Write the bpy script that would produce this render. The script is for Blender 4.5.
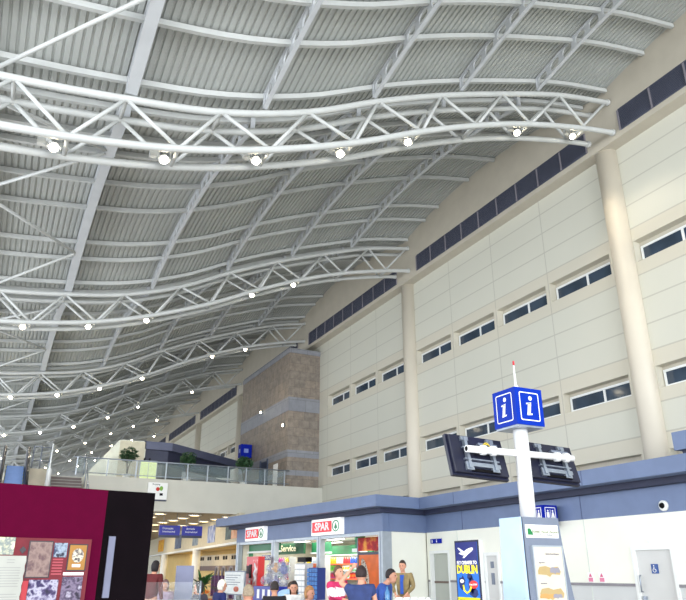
import bpy, bmesh, math, random
from math import sin, cos, pi, radians, sqrt, atan2
from mathutils import Vector, Matrix
sc = bpy.context.scene
for o in list(bpy.data.objects): bpy.data.objects.remove(o)
COL = sc.collection
random.seed(7)

# ---------------- camera, sky, lights, exposure
YAW, PIT, EYE = radians(26.5), radians(21.9), 1.5
cd = bpy.data.cameras.new('camera'); cd.sensor_width = 36; cd.lens = 675 * 36 / 686; cd.clip_end = 400
cam = bpy.data.objects.new('camera', cd); COL.objects.link(cam)
cam.location = (0, 0, EYE); cam.rotation_euler = (radians(90) + PIT, 0, -YAW); sc.camera = cam
w = bpy.data.worlds.new('daylight'); sc.world = w; w.use_nodes = True
bg = w.node_tree.nodes['Background']; bg.inputs[0].default_value = (0.86, 0.92, 1.0, 1); bg.inputs[1].default_value = 1.7
def area(name, loc, rot, sx, sy, power, col):
    l = bpy.data.lights.new(name, 'AREA'); l.shape = 'RECTANGLE'; l.size = sx; l.size_y = sy; l.energy = power; l.color = col
    o = bpy.data.objects.new(name, l); COL.objects.link(o); o.location = loc; o.rotation_euler = rot; return o
# added fill lights standing in for daylight from unseen glazing, left and behind
area('daylight_fill_left', (-13.5, 44, 4), (0, radians(-98), 0), 7, 104, 5300, (0.92, 0.96, 1.0))
area('daylight_fill_rear', (-2, -34, 6), (radians(92), 0, 0), 34, 12, 16500, (0.93, 0.97, 1.0))
sc.view_settings.view_transform = 'Standard'; sc.view_settings.look = 'None'
sc.view_settings.gamma = 1; sc.view_settings.use_curve_mapping = False
sc.view_settings.exposure = 0.35

# ---------------- materials
def lin(c): return tuple(((v / 255) / 12.92 if v / 255 <= .04045 else ((v / 255 + .055) / 1.055) ** 2.4) for v in c) + (1,)
MATS = {}
def mat(name, rgb, rough=.6, metal=0, var=.06, scale=3, emit=None, alpha=None, bump=0):
    if name in MATS: return MATS[name]
    m = bpy.data.materials.new(name); m.use_nodes = True; nt = m.node_tree; b = nt.nodes['Principled BSDF']
    b.inputs['Roughness'].default_value = rough; b.inputs['Metallic'].default_value = metal
    c = lin(rgb)
    if var:
        tc = nt.nodes.new('ShaderNodeTexCoord'); n = nt.nodes.new('ShaderNodeTexNoise'); n.inputs['Scale'].default_value = scale; n.inputs['Detail'].default_value = 4
        r = nt.nodes.new('ShaderNodeValToRGB')
        r.color_ramp.elements[0].color = tuple(v * (1 - var) for v in c[:3]) + (1,); r.color_ramp.elements[0].position = .35
        r.color_ramp.elements[1].color = tuple(min(1, v * (1 + var)) for v in c[:3]) + (1,); r.color_ramp.elements[1].position = .65
        nt.links.new(tc.outputs['Object'], n.inputs['Vector']); nt.links.new(n.outputs['Fac'], r.inputs[0]); nt.links.new(r.outputs[0], b.inputs['Base Color'])
        if bump:
            bp = nt.nodes.new('ShaderNodeBump'); bp.inputs['Strength'].default_value = bump; nt.links.new(n.outputs['Fac'], bp.inputs['Height']); nt.links.new(bp.outputs[0], b.inputs['Normal'])
    else: b.inputs['Base Color'].default_value = c
    if emit: b.inputs['Emission Color'].default_value = c; b.inputs['Emission Strength'].default_value = emit
    if alpha is not None: b.inputs['Alpha'].default_value = alpha
    if name in ('magenta_fabric', 'black_panel', 'cube_blue', 'sign_blue', 'black_gloss', 'strip_grey'): b.inputs['Specular IOR Level'].default_value = .12
    MATS[name] = m; return m
def patch_mat(name, cols, scale=4, rough=.6, emit=None, stretch=(1, 1, 1), vor=False):
    "printed picture: blotches of several colours"
    m = bpy.data.materials.new(name); m.use_nodes = True; nt = m.node_tree; b = nt.nodes['Principled BSDF']; b.inputs['Roughness'].default_value = rough
    tc = nt.nodes.new('ShaderNodeTexCoord'); mp = nt.nodes.new('ShaderNodeMapping'); mp.inputs['Scale'].default_value = stretch
    nt.links.new(tc.outputs['Object'], mp.inputs[0])
    if vor: n = nt.nodes.new('ShaderNodeTexVoronoi'); out = n.outputs['Color']
    else: n = nt.nodes.new('ShaderNodeTexNoise'); n.inputs['Detail'].default_value = 5; out = n.outputs['Fac']
    n.inputs['Scale'].default_value = scale; nt.links.new(mp.outputs[0], n.inputs['Vector'])
    r = nt.nodes.new('ShaderNodeValToRGB'); r.color_ramp.interpolation = 'CONSTANT' if vor else 'LINEAR'
    el = r.color_ramp.elements; N = len(cols)
    lo, hi = (0.08, 0.9) if vor else (.34, .66)
    el[0].position = lo; el[0].color = lin(cols[0]); el[1].position = hi; el[1].color = lin(cols[-1])
    for i in range(1, N - 1): e = el.new(lo + (hi - lo) * i / (N - 1)); e.color = lin(cols[i])
    nt.links.new(out, r.inputs[0]); nt.links.new(r.outputs[0], b.inputs['Base Color'])
    if emit: nt.links.new(r.outputs[0], b.inputs['Emission Color']); b.inputs['Emission Strength'].default_value = emit
    MATS[name] = m; return m
white_steel = mat('white_steel', (196, 198, 196), .45, 0, .04, 2)
deck_m = mat('roof_deck', (182, 185, 182), .5, 0, .05, .6)
flange_m = mat('beam_paint', (192, 195, 198), .45, 0, .04, 2)
cream = mat('cream_plaster', (190, 183, 168), .7, 0, .03, 1.5)
col_m = mat('cream_column', (206, 198, 182), .5, 0, .02, 1)
grey_blue = mat('canopy_blue_grey', (108, 124, 158), .5, .05, .05, 2)
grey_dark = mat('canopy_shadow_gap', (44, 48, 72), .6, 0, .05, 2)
white_p = mat('white_paint', (232, 234, 232), .5, 0, .03, 2)
black_p = mat('black_gloss', (10, 8, 12), .5, 0, .1, 3)
navy = mat('navy_casing', (38, 42, 66), .4, 0, .08, 3)
steel = mat('brushed_steel', (150, 158, 170), .35, .6, .08, 8)
silver = mat('silver_blue_panel', (164, 188, 214), .35, .3, .05, 3)
blue_s = mat('sign_blue', (2, 28, 150), .5, 0, .03, 3)
white_s = mat('sign_white', (245, 245, 245), .5, 0, 0)
alu = mat('aluminium_frame', (170, 178, 186), .4, .4, .05, 5)
shade_m = mat('grey_panel', (118, 126, 142), .45, .2, .04, 3)
def glass_mat(name, rgb, alpha=.35, rough=.05):
    m = mat(name, rgb, rough, 0, 0, 1, None, alpha); return m
clear_glass = glass_mat('clear_glass', (170, 190, 190), .16)
dark_glass = mat('window_glass', (52, 66, 82), .08, 0, .25, 1.2)
dark_glass.node_tree.nodes['Principled BSDF'].inputs['Specular IOR Level'].default_value = .7

def panel_wall():
    "cream cladding: thin joints between panels, paler panels between the window bands"
    m = bpy.data.materials.new('wall_cladding'); m.use_nodes = True; nt = m.node_tree; N = nt.nodes; L = nt.links; b = N['Principled BSDF']; b.inputs['Roughness'].default_value = .55
    tc = N.new('ShaderNodeTexCoord'); sp = N.new('ShaderNodeSeparateXYZ'); L.new(tc.outputs['Object'], sp.inputs[0])
    def mth(op, a, bb=None, cc=None):
        n = N.new('ShaderNodeMath'); n.operation = op
        for i, v in enumerate((a, bb, cc)):
            if v is None: continue
            if isinstance(v, (int, float)): n.inputs[i].default_value = v
            else: L.new(v, n.inputs[i])
        return n.outputs[0]
    z = sp.outputs['Z']; y = sp.outputs['Y']
    line = None
    for zz in (14.27, 13.47, 12.65, 11.81, 10.17, 9.37, 8.54, 7.71, 6.13, 5.25):
        c = mth('COMPARE', z, zz, .022); line = c if line is None else mth('MAXIMUM', line, c)
    fy = mth('MODULO', mth('ADD', y, 13 * 4 - 1.0 - 0.12), 13.0)
    vl = None
    for k in range(1, 4):
        c = mth('COMPARE', fy, 3.05 * k, .02); vl = c if vl is None else mth('MAXIMUM', vl, c)
    line = mth('MAXIMUM', line, vl)
    band = mth('MAXIMUM', mth('COMPARE', z, 10.99, .82), mth('COMPARE', z, 6.92, .79))
    band = mth('MAXIMUM', band, mth('LESS_THAN', z, 5.25))
    n = N.new('ShaderNodeTexNoise'); n.inputs['Scale'].default_value = .5; L.new(tc.outputs['Object'], n.inputs[0])
    mx = N.new('ShaderNodeMix'); mx.data_type = 'RGBA'; mx.inputs[6].default_value = lin((207, 205, 192)); mx.inputs[7].default_value = lin((206, 200, 184)); L.new(band, mx.inputs[0])
    m1 = N.new('ShaderNodeMix'); m1.data_type = 'RGBA'; m1.blend_type = 'MULTIPLY'; m1.inputs[7].default_value = (.93, .95, .95, 1); L.new(mx.outputs[2], m1.inputs[6]); L.new(n.outputs['Fac'], m1.inputs[0])
    m2 = N.new('ShaderNodeMix'); m2.data_type = 'RGBA'; m2.inputs[7].default_value = lin((150, 146, 136)); L.new(m1.outputs[2], m2.inputs[6]); L.new(mth('MULTIPLY', line, .45), m2.inputs[0])
    L.new(m2.outputs[2], b.inputs['Base Color']); return m
wall_m = panel_wall()
def tile_mat(name, c1, c2, mortar, sx, sy, axis='x', rough=.45, blot=.5):
    m = bpy.data.materials.new(name); m.use_nodes = True; nt = m.node_tree; N = nt.nodes; L = nt.links; b = N['Principled BSDF']; b.inputs['Roughness'].default_value = rough
    tc = N.new('ShaderNodeTexCoord'); sp = N.new('ShaderNodeSeparateXYZ'); cb = N.new('ShaderNodeCombineXYZ'); L.new(tc.outputs['Object'], sp.inputs[0])
    if axis == 'z':
        L.new(sp.outputs['X'], cb.inputs['X']); L.new(sp.outputs['Y'], cb.inputs['Y'])
    else:
        ad = N.new('ShaderNodeMath'); ad.operation = 'ADD'; L.new(sp.outputs['X'], ad.inputs[0]); L.new(sp.outputs['Y'], ad.inputs[1])
        L.new(ad.outputs[0], cb.inputs['X']); L.new(sp.outputs['Z'], cb.inputs['Y'])
    br = N.new('ShaderNodeTexBrick'); br.offset = 0 if axis == 'z' else .5; br.inputs['Scale'].default_value = 1; br.inputs['Brick Width'].default_value = sx; br.inputs['Row Height'].default_value = sy
    br.inputs['Mortar Size'].default_value = .012; br.inputs['Color1'].default_value = lin(c1); br.inputs['Color2'].default_value = lin(c2); br.inputs['Mortar'].default_value = lin(mortar); L.new(cb.outputs[0], br.inputs['Vector'])
    n = N.new('ShaderNodeTexNoise'); n.inputs['Scale'].default_value = 2.6; n.inputs['Detail'].default_value = 9; n.inputs['Roughness'].default_value = .7; L.new(tc.outputs['Object'], n.inputs[0])
    r = N.new('ShaderNodeValToRGB'); r.color_ramp.elements[0].color = (1 - blot, 1 - blot, 1 - blot, 1); r.color_ramp.elements[0].position = .3; r.color_ramp.elements[1].color = (1.0, 1.0, 1.0, 1); r.color_ramp.elements[1].position = .65; L.new(n.outputs['Fac'], r.inputs[0])
    mm = N.new('ShaderNodeMix'); mm.data_type = 'RGBA'; mm.blend_type = 'MULTIPLY'; mm.inputs[0].default_value = 1; L.new(br.outputs[0], mm.inputs[6]); L.new(r.outputs[0], mm.inputs[7]); L.new(mm.outputs[2], b.inputs['Base Color']); return m
stone = tile_mat('brown_marble', (160, 146, 132), (146, 136, 126), (132, 122, 112), .7, .5, blot=.5)
stone_grey = tile_mat('grey_marble', (150, 152, 158), (140, 142, 150), (120, 120, 126), 1.1, .8, blot=.2)
floor_m = tile_mat('floor_tiles', (196, 192, 184), (186, 182, 176), (150, 146, 140), .6, .6, 'z', .3, .15)

# ---------------- mesh helper
class MB:
    def __init__(s): s.v = []; s.f = []; s.m = []; s.sm = []
    def add(s, vs, fs, m=0, smooth=False):
        b = len(s.v); s.v += [tuple(v) for v in vs]
        for f in fs: s.f.append(tuple(b + i for i in f)); s.m.append(m); s.sm.append(smooth)
        return s
    def box(s, x0, x1, y0, y1, z0, z1, m=0):
        v = [(x, y, z) for x in (x0, x1) for y in (y0, y1) for z in (z0, z1)]
        return s.add(v, [(0, 1, 3, 2), (4, 6, 7, 5), (0, 4, 5, 1), (2, 3, 7, 6), (0, 2, 6, 4), (1, 5, 7, 3)], m)
    def obox(s, M, dims, m=0):
        x, y, z = [d / 2 for d in dims]
        v = [M @ Vector((a * x, b * y, c * z)) for a in (-1, 1) for b in (-1, 1) for c in (-1, 1)]
        return s.add(v, [(0, 1, 3, 2), (4, 6, 7, 5), (0, 4, 5, 1), (2, 3, 7, 6), (0, 2, 6, 4), (1, 5, 7, 3)], m)
    def tube(s, pts, r, n=8, m=0, caps=True, smooth=True):
        pts = [Vector(p) for p in pts]; rs = r if isinstance(r, (list, tuple)) else [r] * len(pts); N = len(pts); vs = []; prev = None
        for i, p in enumerate(pts):
            t = (pts[min(i + 1, N - 1)] - pts[max(i - 1, 0)]).normalized()
            if prev is None: a = t.orthogonal().normalized()
            else: a = (prev - t * prev.dot(t)).normalized()
            prev = a; c = t.cross(a)
            for k in range(n): th = 2 * pi * k / n; vs.append(p + (a * cos(th) + c * sin(th)) * rs[i])
        fs = [(i * n + k, i * n + (k + 1) % n, (i + 1) * n + (k + 1) % n, (i + 1) * n + k) for i in range(N - 1) for k in range(n)]
        s.add(vs, fs, m, smooth)
        if caps: s.f.append(tuple(len(s.v) - len(vs) + k for k in range(n))[::-1]); s.m.append(m); s.sm.append(False); s.f.append(tuple(len(s.v) - n + k for k in range(n))); s.m.append(m); s.sm.append(False)
        return s
    def lathe(s, prof, c=(0, 0, 0), n=16, m=0, M=None):
        vs = []
        for r, z in prof:
            for k in range(n):
                v = Vector((r * cos(2 * pi * k / n), r * sin(2 * pi * k / n), z))
                if M: v = M @ v
                vs.append(v + Vector(c))
        fs = [(i * n + k, i * n + (k + 1) % n, (i + 1) * n + (k + 1) % n, (i + 1) * n + k) for i in range(len(prof) - 1) for k in range(n)]
        s.add(vs, fs, m, True)
        b = len(s.v) - len(vs); s.f.append(tuple(b + k for k in range(n))[::-1]); s.m.append(m); s.sm.append(False)
        b = len(s.v) - n; s.f.append(tuple(b + k for k in range(n))); s.m.append(m); s.sm.append(False)
        return s
    def prism(s, poly, z0, z1, m=0):
        n = len(poly); v = [(x, y, z0) for x, y in poly] + [(x, y, z1) for x, y in poly]
        return s.add(v, [tuple(range(n))[::-1], tuple(range(n, 2 * n))] + [(i, (i + 1) % n, n + (i + 1) % n, n + i) for i in range(n)], m)
    def yprism(s, poly, y0, y1, m=0):
        "polygon in x,z extruded along y"
        n = len(poly); v = [(x, y0, z) for x, z in poly] + [(x, y1, z) for x, z in poly]
        return s.add(v, [tuple(range(n)), tuple(range(n, 2 * n))[::-1]] + [(i, n + i, n + (i + 1) % n, (i + 1) % n) for i in range(n)], m)
    def ball(s, c, r, m=0, n=10, k=7):
        rx, ry, rz = r if isinstance(r, (tuple, list)) else (r, r, r)
        vs = []
        for i in range(k + 1):
            ph = pi * i / k - pi / 2
            for j in range(n): th = 2 * pi * j / n; vs.append((c[0] + rx * cos(ph) * cos(th), c[1] + ry * cos(ph) * sin(th), c[2] + rz * sin(ph)))
        return s.add(vs, [(i * n + j, i * n + (j + 1) % n, (i + 1) * n + (j + 1) % n, (i + 1) * n + j) for i in range(k) for j in range(n)], m, True)
    def build(s, name, mats, parent=None):
        me = bpy.data.meshes.new(name); me.from_pydata(s.v, [], s.f)
        for mm in (mats if isinstance(mats, (list, tuple)) else [mats]): me.materials.append(mm)
        for p, mi, sm in zip(me.polygons, s.m, s.sm): p.material_index = mi; p.use_smooth = sm
        bm = bmesh.new(); bm.from_mesh(me); bmesh.ops.remove_doubles(bm, verts=bm.verts, dist=1e-5); bmesh.ops.recalc_face_normals(bm, faces=bm.faces); bm.to_mesh(me); bm.free()
        o = bpy.data.objects.new(name, me); COL.objects.link(o)
        if parent: o.parent = parent
        return o
def tag(o, label, cat, group=None, kind=None):
    o['label'] = label; o['category'] = cat
    if group: o['group'] = group
    if kind: o['kind'] = kind
    return o
def thing(name, label, cat, loc=(0, 0, 0), rz=0, group=None):
    o = bpy.data.objects.new(name, None); COL.objects.link(o); o.location = loc; o.rotation_euler = (0, 0, rz); o.empty_display_size = .2
    return tag(o, label, cat, group)
def struct(o): o['kind'] = 'structure'; return o
def kids(r): return [o for o in bpy.data.objects if o.parent is r]
def dup(root, loc=None, rz=None, label=None, group=None):
    r = root.copy(); COL.objects.link(r)
    if loc is not None: r.location = loc
    if rz is not None: r.rotation_euler = (0, 0, rz)
    if label: r['label'] = label
    if group: r['group'] = group
    for ch in list(root.children):
        c = ch.copy(); COL.objects.link(c); c.parent = r
        for g in ch.children: d = g.copy(); COL.objects.link(d); d.parent = c
    return r
def text(s, name, size, m, parent, loc, rot=(radians(90), 0, 0), ext=.004, shear=0, bold=0, sx=1, align='CENTER'):
    cu = bpy.data.curves.new(name, 'FONT'); cu.body = s; cu.size = size; cu.extrude = ext; cu.shear = shear; cu.offset = bold; cu.align_x = align; cu.align_y = 'CENTER'; cu.resolution_u = 2
    t = bpy.data.objects.new(name, cu); COL.objects.link(t); bpy.context.view_layer.update()
    me = bpy.data.meshes.new_from_object(t.evaluated_get(bpy.context.evaluated_depsgraph_get())); bpy.data.objects.remove(t); bpy.data.curves.remove(cu)
    me.materials.clear(); me.materials.append(m)
    o = bpy.data.objects.new(name, me); COL.objects.link(o); o.parent = parent; o.location = loc; o.rotation_euler = rot; o.scale = (sx, 1, 1); return o
ORD2 = ['first', 'second', 'third', 'fourth', 'fifth', 'sixth', 'seventh', 'eighth', 'ninth', 'tenth', 'eleventh', 'twelfth', 'thirteenth', 'fourteenth', 'fifteenth', 'sixteenth', 'seventeenth', 'eighteenth', 'nineteenth', 'twentieth']
ORD = ['first', 'second', 'third', 'fourth', 'fifth', 'sixth', 'seventh', 'eighth', 'ninth', 'tenth']

# ---------------- roof geometry
BAY = 13.0; Y0 = 13.4; NT = 7; RISE = .014
TOPN = [(-14, 12.9), (-10, 11.7), (-6.5, 11.0), (-3.2, 10.72), (-1.05, 10.82), (1.14, 11.08), (3.26, 11.45), (5.45, 12.2), (7.5, 13.25), (9.6, 14.2), (11.9, 15.08), (14.3, 15.9), (16.6, 16.4)]
BOTN = [(-14, 11.8), (-10, 10.6), (-6.5, 9.85), (-4.3, 9.62), (-2.1, 9.6), (.12, 9.78), (2.37, 10.17), (4.51, 10.8), (6.77, 11.7), (8.86, 12.72), (10.8, 13.56), (12.9, 14.3), (15.3, 14.92), (16.6, 15.17)]
def interp(P, x):
    for i in range(len(P) - 1):
        if x <= P[i + 1][0] or i == len(P) - 2:
            p0 = P[max(i - 1, 0)]; p1 = P[i]; p2 = P[i + 1]; p3 = P[min(i + 2, len(P) - 1)]
            h = p2[0] - p1[0]; t = (x - p1[0]) / h
            m1 = (p2[1] - p0[1]) / (p2[0] - p0[0]) * h; m2 = (p3[1] - p1[1]) / (p3[0] - p1[0]) * h
            return (2 * t**3 - 3 * t**2 + 1) * p1[1] + (t**3 - 2 * t**2 + t) * m1 + (-2 * t**3 + 3 * t**2) * p2[1] + (t**3 - t**2) * m2
top = lambda x: interp(TOPN, x)
bot = lambda x: interp(BOTN, x)
def deck(x, y):
    u = ((y - Y0) % BAY) / BAY
    return top(x) + .5 + .82 * 4 * u * (1 - u) + RISE * (y - Y0)
XW = 16.6   # cornice plane of the long right wall
XL = 17.05  # panelled wall below the cornice
YN, YF = Y0 - 2 * BAY + 4, Y0 + 6 * BAY + 4     # near and far ends of the hall

# corrugated deck
mb = MB(); xs = []
x = -14.0
while x < XW - .17:
    xs += [(x, 0), (x + .1, 0), (x + .12, .045), (x + .15, .045)]; x += .17
xs.append((XW, 0))
ys = []
for k in range(-2, 7):
    for j in range(10):
        yy = Y0 + k * BAY + BAY * j / 10
        if YN <= yy < YF: ys.append(yy)
ys.append(YF)
vs = [(xx, yy, deck(xx, yy) + dz) for yy in ys for xx, dz in xs]; n = len(xs)
mb.add(vs, [(i * n + j, i * n + j + 1, (i + 1) * n + j + 1, (i + 1) * n + j) for i in range(len(ys) - 1) for j in range(n - 1)])
struct(mb.build('ceiling', deck_m))

# purlins
PL = [.6, 2.35, 3.5, 5.5, 7.3, 9.7, 10.85, 12.5]
xp = [-14 + .6 * i for i in range(51)] + [16.57]
def purlin_mesh(bay_rel):
    mb = MB(); vs = []
    for xx in xp:
        z = deck(xx, Y0 + bay_rel)
        for a, b in ((-.05, -.19), (.05, -.19), (.05, -.05), (-.05, -.05)): vs.append((xx, a, z + b))
    N = len(xp)
    return mb.add(vs, [(i * 4 + k, i * 4 + (k + 1) % 4, i * 4 + 4 + (k + 1) % 4, i * 4 + 4 + k) for i in range(N - 1) for k in range(4)] + [(0, 1, 2, 3), (N * 4 - 4, N * 4 - 1, N * 4 - 2, N * 4 - 3)])
def bay_words(k):
    if k < 0: return 'nearer than the first truss'
    return 'between the %s and %s roof trusses' % (ORD[k], ORD[k + 1]) if k < NT - 1 else 'beyond the farthest truss'
for i, pl in enumerate(PL):
    src = None
    for k in range(-1, 6):
        if k == -1 and pl < 5: continue
        lab = 'white roof purlin, %s away, %s' % (ORD[i] if k >= 0 else ORD[i - 3], bay_words(k))
        if src is None: o = src = purlin_mesh(pl).build('roof_purlin', white_steel)
        else: o = src.copy(); COL.objects.link(o)
        o.location = (0, Y0 + k * BAY + pl, RISE * k * BAY); tag(o, lab, 'purlin', 'purlins under the corrugated roof')

# longitudinal beams, arching from truss to truss
BX = [-1.85, 1.22, 4.3, 7.35, 10.3, 13.35]
def beam_mesh(x, holes):
    z0 = top(x)
    L0, L1 = .35, BAY - .55; n = 22; D = .46; FW = .055 if holes else .13
    def zt(y): u = y / BAY; return z0 + .5 + .82 * 4 * u * (1 - u) - .05 + RISE * y
    mb = MB(); st = (L1 - L0) / n
    yl = [L0 + st * i for i in range(n + 1)]
    for flo, fhi, w_ in ((-D, -D + .035, FW), (-.035, 0, FW)):
        vs = []
        for y in yl:
            for a, b in ((-w_, flo), (w_, flo), (w_, fhi), (-w_, fhi)): vs.append((a, y, zt(y) + b))
        mb.add(vs, [(i * 4 + q, i * 4 + (q + 1) % 4, i * 4 + 4 + (q + 1) % 4, i * 4 + 4 + q) for i in range(n) for q in range(4)] + [(0, 1, 2, 3), (n * 4, n * 4 + 3, n * 4 + 2, n * 4 + 1)])
    for sx in (-.02, .02):
        for i in range(n):
            ya, yb = yl[i], yl[i + 1]
            P = lambda y, b: (sx, y, zt(y) + b)
            if not holes: mb.add([P(ya, -D), P(yb, -D), P(yb, 0), P(ya, 0)], [(0, 1, 2, 3)]); continue
            c = (ya + yb) / 2; zc = -D / 2; K = 12; ring = []; outer = []
            for q in range(K):
                th = 2 * pi * (q + .5) / K
                hx = .19 * (abs(cos(th)) ** .7) * (1 if cos(th) > 0 else -1); hz = .165 * (abs(sin(th)) ** .8) * (1 if sin(th) > 0 else -1)
                ring.append(P(c + hx, zc + hz))
                s_ = min((yb - ya) / 2 / max(1e-6, abs(cos(th))), D / 2 / max(1e-6, abs(sin(th)))); outer.append(P(c + s_ * cos(th), zc + s_ * sin(th)))
            mb.add(ring + outer, [(q, (q + 1) % K, K + (q + 1) % K, K + q) for q in range(K)])
            for ci, (cy, cz) in enumerate(((yb, 0), (ya, 0), (ya, -D), (yb, -D))):
                a = atan2(cz - zc, cy - c) % (2 * pi); q = int((a / (2 * pi) * K - .5) % K)
                mb.add([outer[q], P(cy, cz), outer[(q + 1) % K]], [(0, 1, 2)])
            if sx > 0:   # rim of the hole through the web
                r2 = [(-sx, p[1], p[2]) for p in ring]; mb.add(ring + r2, [(q, (q + 1) % K, K + (q + 1) % K, K + q) for q in range(K)])
    for yy in (L0, L1): mb.box(-FW, FW, yy - .02, yy + .02, zt(yy) - D, zt(yy))
    return mb
for i, bx in enumerate(BX):
    src = None
    for k in range(-1, 6):
        if src is None: o = src = beam_mesh(bx, i >= 2).build('roof_beam', flange_m)
        else: o = src.copy(); COL.objects.link(o)
        o.location = (bx, Y0 + k * BAY, RISE * k * BAY)
        tag(o, '%s arched roof beam, %s from right wall, %s' % ('round-holed' if i >= 2 else 'solid', ORD[5 - i], bay_words(k)), 'beam', 'arched beams of the roof')

# wind bracing on the left
for k in range(-1, 4):
    for j, (ya, yb) in enumerate(((2.8, 6.2), (9.8, 6.5), (9.9, 12.8), (2.6, .3))):
        if k == -1 and j == 3: continue
        za = deck(1.22, Y0 + ya) - .5 + RISE * k * BAY; zb = deck(-1.85, Y0 + yb) - .5 + RISE * k * BAY
        mb = MB().tube([(1.1, Y0 + k * BAY + ya, za), (-1.75, Y0 + k * BAY + yb, zb)], .05, 8)
        tag(mb.build('bracing_tube', white_steel), 'thin slanting roof bracing tube, %s of its bay, %s' % (ORD[[1, 2, 3, 0][j]], bay_words(k)), 'brace', 'slanting bracing tubes')

# ---------------- roof trusses
FY, BY = -.5, .3
nodes_t = [-11.9, -9.75, -7.6, -5.4, -3.2, -1.05, 1.14, 3.26, 5.45, 7.5, 9.6, 11.9, 14.3]; nodes_b = [-10.8, -8.7, -6.5, -4.3, -2.1, .12, 2.37, 4.51, 6.77, 8.86, 10.8, 12.9, 15.3]
def make_truss():
    t = thing('roof_truss', 'nearest and largest curved white tubular truss crossing under the roof', 'truss', (0, Y0, 0), 0, 'curved roof trusses')
    xs_ = [-13 + .5 * i for i in range(60)] + [16.6]
    for fy in (FY, BY):
        for fn, r, e in ((top, .088, 16.6), (bot, .088, 16.6 if fy == FY else 16.3)):
            o = MB().tube([(x, fy, fn(x)) for x in xs_ if x < e] + [(e, fy, fn(e))], r, 10).tube([(e - .12, fy, fn(e - .12)), (e - .02, fy, fn(e))], r * 1.25, 10)
            o.build('chord', white_steel, t)
        for i, xb in enumerate(nodes_b):
            for xt in (nodes_t[i], nodes_t[i + 1]) if i + 1 < len(nodes_t) else (nodes_t[i],):
                if xt > 16: continue
                MB().tube([(xb, fy, bot(xb)), (xt, fy, top(xt))], .047, 8).build('web_brace', white_steel, t)
    MB().tube([(16.45, FY, top(16.45)), (15.3, BY, bot(15.3))], .05, 8).build('end_strut', white_steel, t)
    for xb in nodes_b: MB().tube([(xb, FY, bot(xb)), (xb, BY, bot(xb))], .05, 6).build('cross_tie', white_steel, t)
    for xt in nodes_t: MB().tube([(xt, FY, top(xt)), (xt, BY, top(xt))], .05, 6).build('cross_tie', white_steel, t)
    return t
truss = make_truss()
for k in range(1, NT): dup(truss, (0, Y0 + k * BAY, RISE * k * BAY), 0, 'curved white tubular roof truss, %s away from the viewer' % ORD[k])
lamp_m = mat('lamp_glow', (255, 240, 205), .5, 0, 0, 1, 30)
def make_spot():
    t = thing('spotlight', 'x', 'spotlight', (0, 0, 0), 0, 'round spotlights along the roof trusses')
    M = Matrix.Rotation(radians(-42), 4, 'X')
    MB().lathe([(.05, .16), (.09, .12), (.115, .0), (.125, -.01)][::-1], (0, 0, 0), 14, 0, M).build('housing', steel, t)
    MB().lathe([(.02, -.085), (.06, -.075), (.085, -.04), (.095, -.005)], (0, 0, 0), 14, 0, M).build('lens', lamp_m, t)
    MB().box(-.14, -.12, -.03, .03, -.02, .22).box(.12, .14, -.03, .03, -.02, .22).box(-.14, .14, -.03, .03, .2, .23).box(-.33, -.17, -.06, .06, .0, .16).build('bracket', white_steel, t)
    return t
spot = None
LX = {.12: 0, 2.37: 1, 4.51: 2, 6.77: 3, 8.86: 4, 10.8: 5, 12.9: 6, 15.3: 7}
SKIP = {0: [10.8], 1: [6.77, 12.9, 15.3], 2: [15.3, 8.86], 3: [10.8, 15.3], 4: [15.3], 5: [], 6: []}
for k in range(NT):
    row = [x for x in LX if x not in SKIP[k]]
    for j, x in enumerate(row):
        lx = x - .22
        loc = (lx, Y0 + k * BAY + (FY + BY) / 2, bot(lx) - .06 + RISE * k * BAY)
        lab = 'lit round spotlight on the %s roof truss, %s from the left of its row' % (ORD[k], ORD[j])
        if spot is None: spot = make_spot(); spot.location = loc; spot['label'] = lab
        else: dup(spot, loc, 0, lab)
        if k < 3:
            l = bpy.data.lights.new('spot_glow', 'SPOT'); l.energy = 200; l.spot_size = radians(110); l.spot_blend = .6; l.color = (1, .86, .66); l.shadow_soft_size = .1
            lo = bpy.data.objects.new('spot_glow', l); COL.objects.link(lo); lo.location = (loc[0], loc[1] - .1, loc[2] - .2); lo.rotation_euler = (radians(-10), 0, 0)

# ---------------- long right wall
cor_m = cream
mb = MB(); yy = [YN + i * (YF - YN) / 140 for i in range(141)]
vs = []
for y in yy: vs += [(XW, y, 14.86), (XW, y, deck(XW, y) + .06), (XW + .9, y, 14.86), (XW + .9, y, deck(XW, y) + .06)]
mb.add(vs, [f for i in range(140) for f in ((i * 4, i * 4 + 4, i * 4 + 5, i * 4 + 1), (i * 4 + 2, i * 4 + 3, i * 4 + 7, i * 4 + 6), (i * 4, i * 4 + 2, i * 4 + 6, i * 4 + 4), (i * 4 + 1, i * 4 + 5, i * 4 + 7, i * 4 + 3))])
mb.box(XW - .04, XW, YN, YF, 14.86, 14.98)
struct(mb.build('wall_right_upper', cream))
WIN = []   # (y0, y1, z0, z1)
for k in range(-1, 5):
    for j in range(4):
        y0 = Y0 + k * BAY + .88 + 3.05 * j
        if k == 1 and j == 3: continue
        for z0, z1 in ((10.62, 11.36), (6.52, 7.2), (4.0, 4.75)): WIN.append((y0, y0 + 2.83, z0, z1, k, j))
mb = MB()
zb = [(0, 4.0), (4.75, 6.52), (7.2, 10.62), (11.36, 14.86)]
for a, b in zb: mb.box(XL, XL + .6, YN, YF, a, b)
for z0, z1 in ((10.62, 11.36), (6.52, 7.2), (4.0, 4.75)):
    prev = YN
    for y0 in [q[0] for q in WIN if q[2] == z0]:
        mb.box(XL, XL + .6, prev, y0, z0, z1); prev = y0 + 2.83
    mb.box(XL, XL + .6, prev, YF, z0, z1)
struct(mb.build('wall_right', wall_m))
frame_src = {}
wn = 0
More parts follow.
